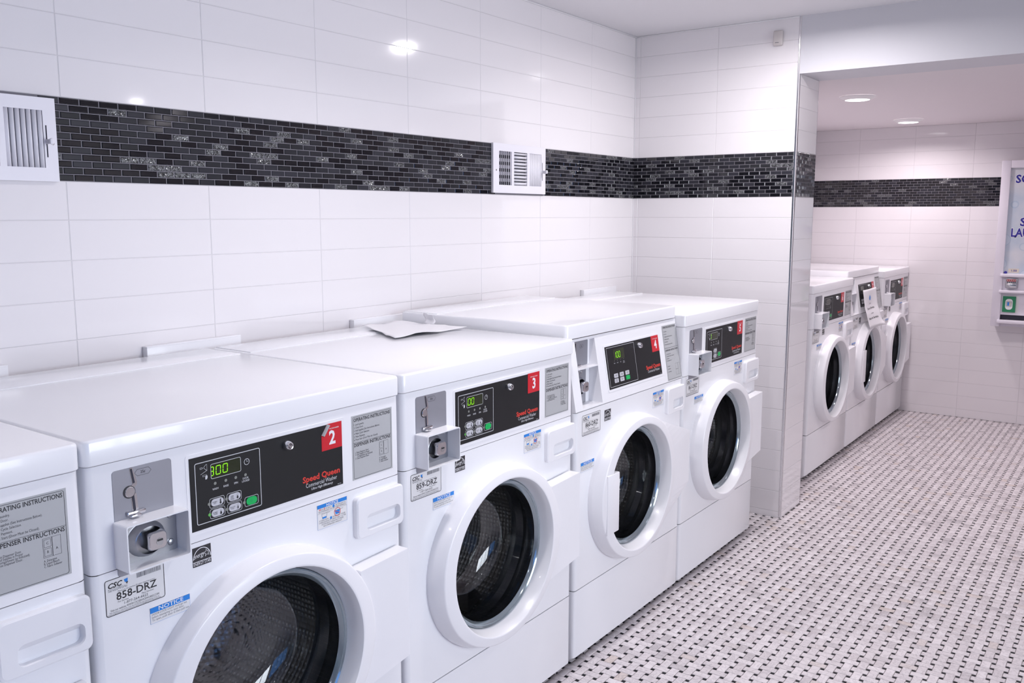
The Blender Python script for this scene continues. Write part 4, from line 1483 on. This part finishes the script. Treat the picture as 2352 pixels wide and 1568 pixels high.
put(make_washer('1', '857-DRZ', []), XF, -0.022, 'white front-load coin washer cut off by the left edge of the photo', NEAR)
put(make_washer('2', '858-DRZ', [('3', 0.2295), ('0', 0.2445), ('0', 0.2595)], dlab=-0.004, dlab2=-0.004), XF, 0.716, 'white front-load coin washer with a peeling red label numbered 2', NEAR)
put(make_washer('3', '859-DRZ', [('0', 0.2385), ('0', 0.2525)]), XF, 1.457, 'white front-load coin washer with a red 3 label and a paper sheet on its lid', NEAR)
put(make_washer('4', '860-DRZ', [('1', 0.2660), ('0', 0.2805), ('0', 0.2950)], True), XF, 2.206, 'taller white coin washer with sloping console and a red 4 label', NEAR)
w5 = put(make_washer('5', '861-DRZ', [('0', 0.2300)], dlab=0.004), XF, 2.944, 'white front-load coin washer with a red 5 label beside the tiled partition', NEAR)
put(make_washer('6', '', [], False), XG, 4.567, 'alcove coin washer nearest the partition with a projecting coin box', FARG)
put(make_washer('7', '', [], True), XG, 5.306, 'alcove coin washer with sloping console and a hanging paper notice', FARG, 0.955)
put(make_washer('8', '', [], False), XG, 6.009, 'alcove coin washer standing against the far tiled wall', FARG, 0.945)

# ------------------------------------------------------------------ air registers in the border
def register(u0, v0, u1, v1, label, lever_out=True, clip_left=None):
    c = ((u0 + u1) / 2, (v0 + v1) / 2)
    e = empty('air_register', (0.0005, c[0], c[1]))
    tag(e, label, 'vent')
    F = frame((0, -c[0], -c[1]), (0, 1, 0), (0, 0, 1))
    w0, w1 = 0.001, 0.011
    secs = [(u0 + 0.037, u0 + 0.122), (u0 + 0.137, u0 + 0.228), (u0 + 0.243, u0 + 0.329)]
    va, vb = v0 + 0.031, v1 - 0.029
    p = MB()
    us = [u0, secs[0][0], secs[0][1], secs[1][0], secs[1][1], secs[2][0], secs[2][1], u1]
    for i in range(0, 7):
        if i % 2 == 0:
            p.rbox((us[i], v0, w0), (us[i + 1], v1, w1), 'vent', 0.0, 1, False)
        else:
            p.box((us[i], v0, w0), (us[i + 1], va, w1), 'vent')
            p.box((us[i], vb, w0), (us[i + 1], v1, w1), 'vent')
    p.build('face_plate', e, F)
    bx = MB()
    bx.quad(secs[0][0] - 0.004, va - 0.004, secs[2][1] + 0.004, vb + 0.004, 0.0012, 'vent_dark')
    bx.build('duct_opening', e, F)

    def slat(a, b_, tilt, horiz):
        m_ = MB()
        n = 4
        prof = []
        L = 0.0115
        for q in range(n + 1):
            t = q / n - 0.5
            prof.append((t * L * math.cos(tilt), 0.0065 + t * L * math.sin(tilt) + 0.0018 * (1 - 4 * t * t)))
        vs = []
        for (s, w) in prof:
            if horiz:
                vs += [(a[0], a[1] + s, w), (b_[0], b_[1] + s, w)]
            else:
                vs += [(a[0] + s, a[1], w), (b_[0] + s, b_[1], w)]
        fs = [((2 * q, 2 * q + 1, 2 * q + 3, 2 * q + 2) if horiz else (2 * q + 1, 2 * q, 2 * q + 2, 2 * q + 3)) for q in range(n)]
        m_.add(vs, fs, 'vent', True)
        o = m_.build('louvre', e, F)
        so = o.modifiers.new('thick', 'SOLIDIFY'); so.thickness = 0.0012
    for k in range(7):
        u = secs[0][0] + 0.005 + k * 0.0125
        slat((u, va), (u, vb), -0.75, False)
        u = secs[2][0] + 0.005 + k * 0.0125
        slat((u, va), (u, vb), 0.6, False)
    for k in range(10):
        v = va + 0.007 + k * (vb - va - 0.012) / 9.2
        slat((secs[1][0], v), (secs[1][1], v), 0.75 if k % 2 else 0.5, True)
    # damper blades seen behind the left louvres
    for k in range(5):
        m_ = MB()
        v = va + 0.013 + k * 0.0258
        m_.box((secs[0][0], v, 0.0014), (secs[0][1], v + 0.013, 0.0022), 'vent')
        m_.build('damper_blade', e, F)
    sl = MB()
    sl.quad(u1 - 0.0255, v0 + 0.055, u1 - 0.0225, v1 - 0.062, w1 + 0.0003, 'vent_dark')
    sl.build('lever_slot', e, F)
    lv = MB()
    vm = (v0 + v1) / 2 - 0.005
    lv.rbox((u1 - 0.027, vm - 0.005, w1), (u1 - 0.021, vm + 0.006, w1 + 0.022), 'vent', 0.002, 2)
    lv.rbox((u1 - 0.029, vm - 0.007, w1 + 0.018), (u1 - 0.019, vm + 0.008, w1 + 0.026), 'vent', 0.004, 2)
    lv.build('lever', e, F)
    scw = MB()
    for uu in (u0 + 0.019, u1 - 0.010):
        scw.cyl(uu, (v0 + v1) / 2 - 0.008, 0.0036, w1 - 0.001, w1 + 0.0008, 'chrome', 14, 0.0004)
    scw.build('screw', e, F)
    return e


register(2.785, 1.4745, 3.146, 1.6645, 'white air register in the black border between washers 4 and 5')
register(0.739, 1.4665, 1.098, 1.6560, 'white air register cut off by the left edge of the photo')

# ------------------------------------------------------------------ white bumper ledges on the wall behind the machines
for k, (a, b_, label) in enumerate(((0.55, 0.945, 'white wall ledge at the left photo edge behind the cut-off washer'), (1.288, 1.581, 'white wall ledge left of the crumpled paper, second from the left'),
                                    (2.021, 2.318, 'white wall ledge right behind the crumpled paper sheet'), (2.725, 3.020, 'white wall ledge behind the raised lid of the sloping-console washer'), (3.450, 3.748, 'white wall ledge nearest the tiled partition'))):
    e = empty('wall_ledge', (0, (a + b_) / 2, 0.9))
    tag(e, label, 'ledge', 'white ledges behind the washers')
    h = (b_ - a) / 2
    mb = MB()
    mb.rbox((0.0005, -h, -0.30), (0.022, h, 0.152 if k != 3 else 0.158), 'plastic', 0.003, 2)
    mb.build('cover', e)
    mb = MB()
    mb.rbox((0.0005, -h - 0.0003, 0.147), (0.0222, h + 0.0003, 0.153 if k != 3 else 0.159), 'plastic', 0.003, 2)
    mb.build('top_cap', e)

# ------------------------------------------------------------------ paper sheet on washer 3
def sheet(name, fn, nu, nv, mname, parent=None, th=0.0006):
    mb = MB()
    vs, fs = [], []
    for i in range(nu + 1):
        for j in range(nv + 1):
            vs.append(fn(i / nu, j / nv))
    for i in range(nu):
        for j in range(nv):
            a = i * (nv + 1) + j
            fs.append((a, a + nv + 1, a + nv + 2, a + 1))
    mb.add(vs, fs, mname, True)
    o = mb.build(name, parent)
    s = o.modifiers.new('thick', 'SOLIDIFY'); s.thickness = th; s.offset = 0
    return o


PZ = 1.0360
ca, cb, cc, cd = Vector((0.075, 2.00)), Vector((0.085, 2.178)), Vector((0.370, 2.165)), Vector((0.345, 1.868))


def paper_fn(s, t):
    p = ca.lerp(cb, t).lerp(cd.lerp(cc, t), s)
    n = 0.0022 * math.sin(9 * s + 3 * t) * math.sin(7 * t + 1.0) + 0.0012 * math.sin(23 * s + 11 * t)
    edge = min(s, 1 - s, t, 1 - t)
    z = PZ + 0.006 + max(0, n) * 1.0 + (0.005 * (1 - min(1, edge * 8)) * (0.5 + 0.5 * math.sin(5 * s + 9 * t)))
    # front left corner of the sheet rests on the lid
    return (p.x + 0.004 * math.sin(15 * t), p.y + 0.004 * math.sin(13 * s), max(z - 0.005, PZ + 0.0008))


ps = sheet('paper_sheet', paper_fn, 18, 18, 'paper')
tag(ps, 'crumpled white paper sheet lying on the lid of washer 3', 'paper')


def flap_fn(s, t):
    return (0.180 + 0.052 * s + 0.006 * math.sin(6 * t), 2.176 - 0.012 * s + 0.012 * math.sin(2.5 * t), PZ + 0.0015 + 0.034 * t * (1 - 0.15 * s) + 0.002 * math.sin(9 * s))


fl = sheet('torn_flap', flap_fn, 6, 8, 'paper', ps)

# ------------------------------------------------------------------ hanging notice on washer 7
YN = 5.66
ntc = empty('paper_notice', (XG, YN + 0.01, 0.80))
tag(ntc, 'white out of service notice hanging from the console of the middle alcove washer', 'notice')


def notice_pt(s, t, lift=0.0):
    """s across, t from top to bottom; clears the leaning console, curls out below"""
    z = 0.945 - 0.225 * t
    y = 5.505 + 0.315 * s * (1 - 0.06 * t) - 0.03 * t + 0.015 * max(0.0, (t - 0.6) / 0.4) ** 2
    x = XG + 0.006 - max(0.0, z - ZS) * 0.155 + 0.036 * max(0.0, t - 0.45) ** 1.2 * 2.0 + 0.004 * math.sin(5 * s + 3 * t) + 0.020
    if s > 0.8 and t > 0.85:
        x += 0.02 * (s - 0.8) / 0.2 * (t - 0.85) / 0.15
    return Vector((x + lift - XG, y - YN - 0.01, z - 0.80))


nb = sheet('notice_sheet', lambda s, t: tuple(notice_pt(s, t)), 14, 16, 'paper', ntc)
prn = MB()


def on_notice(mb_src, mname):
    pass


def notice_text(s, cs, ct, h, width, mname):
    vs, fs = glyphs(s, 0.012, 0)
    x0 = min(p[0] for p in vs); x1 = max(p[0] for p in vs)
    out = []
    for p in vs:
        a = cs + ((p[0] - x0) / (x1 - x0) - 0.5) * width
        b_ = ct - p[1] / CAP * h
        out.append(tuple(notice_pt(a, b_, 0.0012)))
    prn.add(out, fs, mname)


notice_text('Sorry', 0.44, 0.40, 0.040, 0.13, 'ink_soft')
notice_text('Out of Service', 0.44, 0.53, 0.055, 0.58, 'ink')
notice_text('Lo siento', 0.48, 0.655, 0.035, 0.20, 'ink_soft')
notice_text('Fuera de Servicio', 0.47, 0.785, 0.055, 0.70, 'ink')
dv = [notice_pt(0.43 + 0.075 * math.sin(a) * (1 if math.cos(a) < 0 else max(0.12, 1 - math.cos(a))), 0.225 - 0.075 * math.cos(a), 0.0012) for a in [math.radians(-k * 20) for k in range(18)]]
prn.add([tuple(p) for p in dv], [tuple(range(len(dv)))], 'blue')
prn.build('notice_print', ntc)

# ------------------------------------------------------------------ small sensor high on the partition
e = empty('wall_sensor', (0.699, PART_Y, 2.117))
tag(e, 'small beige sensor box high on the tiled partition', 'sensor')
mb = MB()
mb.rbox((-0.020, -0.020, 0.0), (0.020, -0.0005, 0.062), 'beige', 0.005, 3)
mb.build('housing', e)
mb = MB()
mb.box((-0.010, -0.0206, 0.010), (0.006, -0.0196, 0.0125), 'ink_soft')
mb.build('indicator_slot', e)

# ------------------------------------------------------------------ soap dispenser on the far wall
VX0, VX1, VZ0, VZ1 = 1.253, 1.93, 0.668, 1.733
vy = 6.55
v = empty('soap_dispenser', ((VX0 + VX1) / 2, FAR_Y, VZ0))
tag(v, 'white wall-mounted laundry supply dispenser with blue bubble poster', 'vending machine')
FV = frame((-(VX0 + VX1) / 2, vy - FAR_Y, -VZ0), (1, 0, 0), (0, 0, 1))
c = MB()
c.box((VX0, VZ0, -(FAR_Y - vy) + 0.0005), (VX1, VZ1, -0.03), 'vend_frame')
c.build('case', v, FV)
for nm, lo, hi in (('side_rail', (VX0, VZ0), (VX0 + 0.052, VZ1)), ('side_rail', (VX1 - 0.052, VZ0), (VX1, VZ1))):
    r = MB()
    r.rbox((lo[0], lo[1], -0.031), (hi[0], hi[1], 0.0), 'vend_frame', 0.003, 2)
    r.build(nm, v, FV)
r = MB()
r.rbox((VX0 + 0.052, 1.685, -0.031), (VX1 - 0.052, VZ1, 0.0), 'vend_frame', 0.003, 2)
r.build('top_rail', v, FV)
po = MB()
po.box((VX0 + 0.052, 1.012, -0.031), (VX1 - 0.052, 1.685, -0.016), 'poster')
post = po.build('poster', v, FV)


def halo_text(s, u, v_, h, width):
    mb = MB()
    mb.text(s, u, v_, h, -0.0155, 'halo', 'l', width, 0.075)
    mb.text(s, u + 0.002, v_, h, -0.0150, 'navy', 'l', width * 0.985, 0.03)
    mb.build('lettering', post, FV)


halo_text('SO', 1.334, 1.592, 0.048, 0.085)
halo_text('S', 1.376, 1.320, 0.048, 0.034)
halo_text('LAUNDRY', 1.330, 1.251, 0.050, 0.27)
pr = MB()
pr.slab([(1.333, 1.020), (1.393, 1.020), (1.393, 1.045), (1.333, 1.045)], -0.016, -0.0145, 'cream')
pr.text('1.00', 1.349, 1.0265, 0.012, -0.0143, 'navy', 'l', 0.032, 0.02)
pr.build('price_tag', v, FV)
for z0, z1 in ((0.992, 1.012), (0.888, 0.906), (0.690, 0.712)):
    sh = MB()
    sh.rbox((VX0 + 0.038, z0, -0.032), (VX1 - 0.038, z1, 0.022), 'vend_frame', 0.004, 2)
    sh.build('shelf_lip', v, FV)
fp = MB()
fp.box((VX0 + 0.052, 0.906, -0.031), (VX1 - 0.052, 0.992, -0.012), 'vend_frame')
fp.box((VX0 + 0.052, 0.745, -0.031), (VX1 - 0.052, 0.888, -0.012), 'vend_frame')
fp.build('front_plate', v, FV)
tr_ = MB()
tr_.box((VX0 + 0.052, 0.712, -0.0315), (VX1 - 0.052, 0.745, -0.029), 'vent_dark')
tr_.build('tray_opening', v, FV)
for k in range(3):
    ux = 1.324 + k * 0.185
    cm = MB()
    cm.rbox((ux, 0.918, -0.012), (ux + 0.070, 0.982, 0.004), 'steel', 0.005, 2)
    cm.rbox((ux + 0.006, 0.924, 0.004), (ux + 0.064, 0.952, 0.022), 'chrome', 0.004, 2)
    cm.quad(ux + 0.006, 0.963, ux + 0.060, 0.978, 0.0043, 'coin_red')
    for q in range(5):
        cm.disc(ux + 0.012 + q * 0.0105, 0.9705, 0.0035, 0.0046, 'cream', 12)
        cm.quad(ux + 0.0095 + q * 0.0105, 0.954, ux + 0.0145 + q * 0.0105, 0.961, 0.0046, 'ink')
    cm.build('coin_mechanism', v, FV)
    wn_ = MB()
    wn_.outline(rr_pts(ux - 0.012, 0.758, ux + 0.085, 0.874, 0.006), -0.0115, 0.003, 'vend_frame')
    wn_.quad(ux - 0.010, 0.760, ux + 0.083, 0.872, -0.0118, 'label_white')
    wo = wn_.build('display_window', v, FV)
    pk = MB()
    pk.box((ux - 0.008, 0.764, -0.0116), (ux + 0.066, 0.866, 0.0), 'pack_green')
    pk.slab(rr_pts(ux + 0.008, 0.780, ux + 0.050, 0.850, 0.018), 0.0, 0.0008, 'label_white')
    pk.slab(rr_pts(ux + 0.012, 0.800, ux + 0.046, 0.835, 0.002), 0.0008, 0.0012, 'label_grey')
    pk.quad(ux + 0.020, 0.806, ux + 0.030, 0.829, 0.0014, 'blue')
    pk.quad(ux + 0.033, 0.806, ux + 0.038, 0.829, 0.0014, 'cream')
    pk.build('soap_carton', wo, FV)
kl = MB()
kl.cyl(1.318, 1.0195, 0.009, -0.016, -0.008, 'navy', 16, 0.002)
kl.build('lock', v, FV)

bpy.context.view_layer.update()
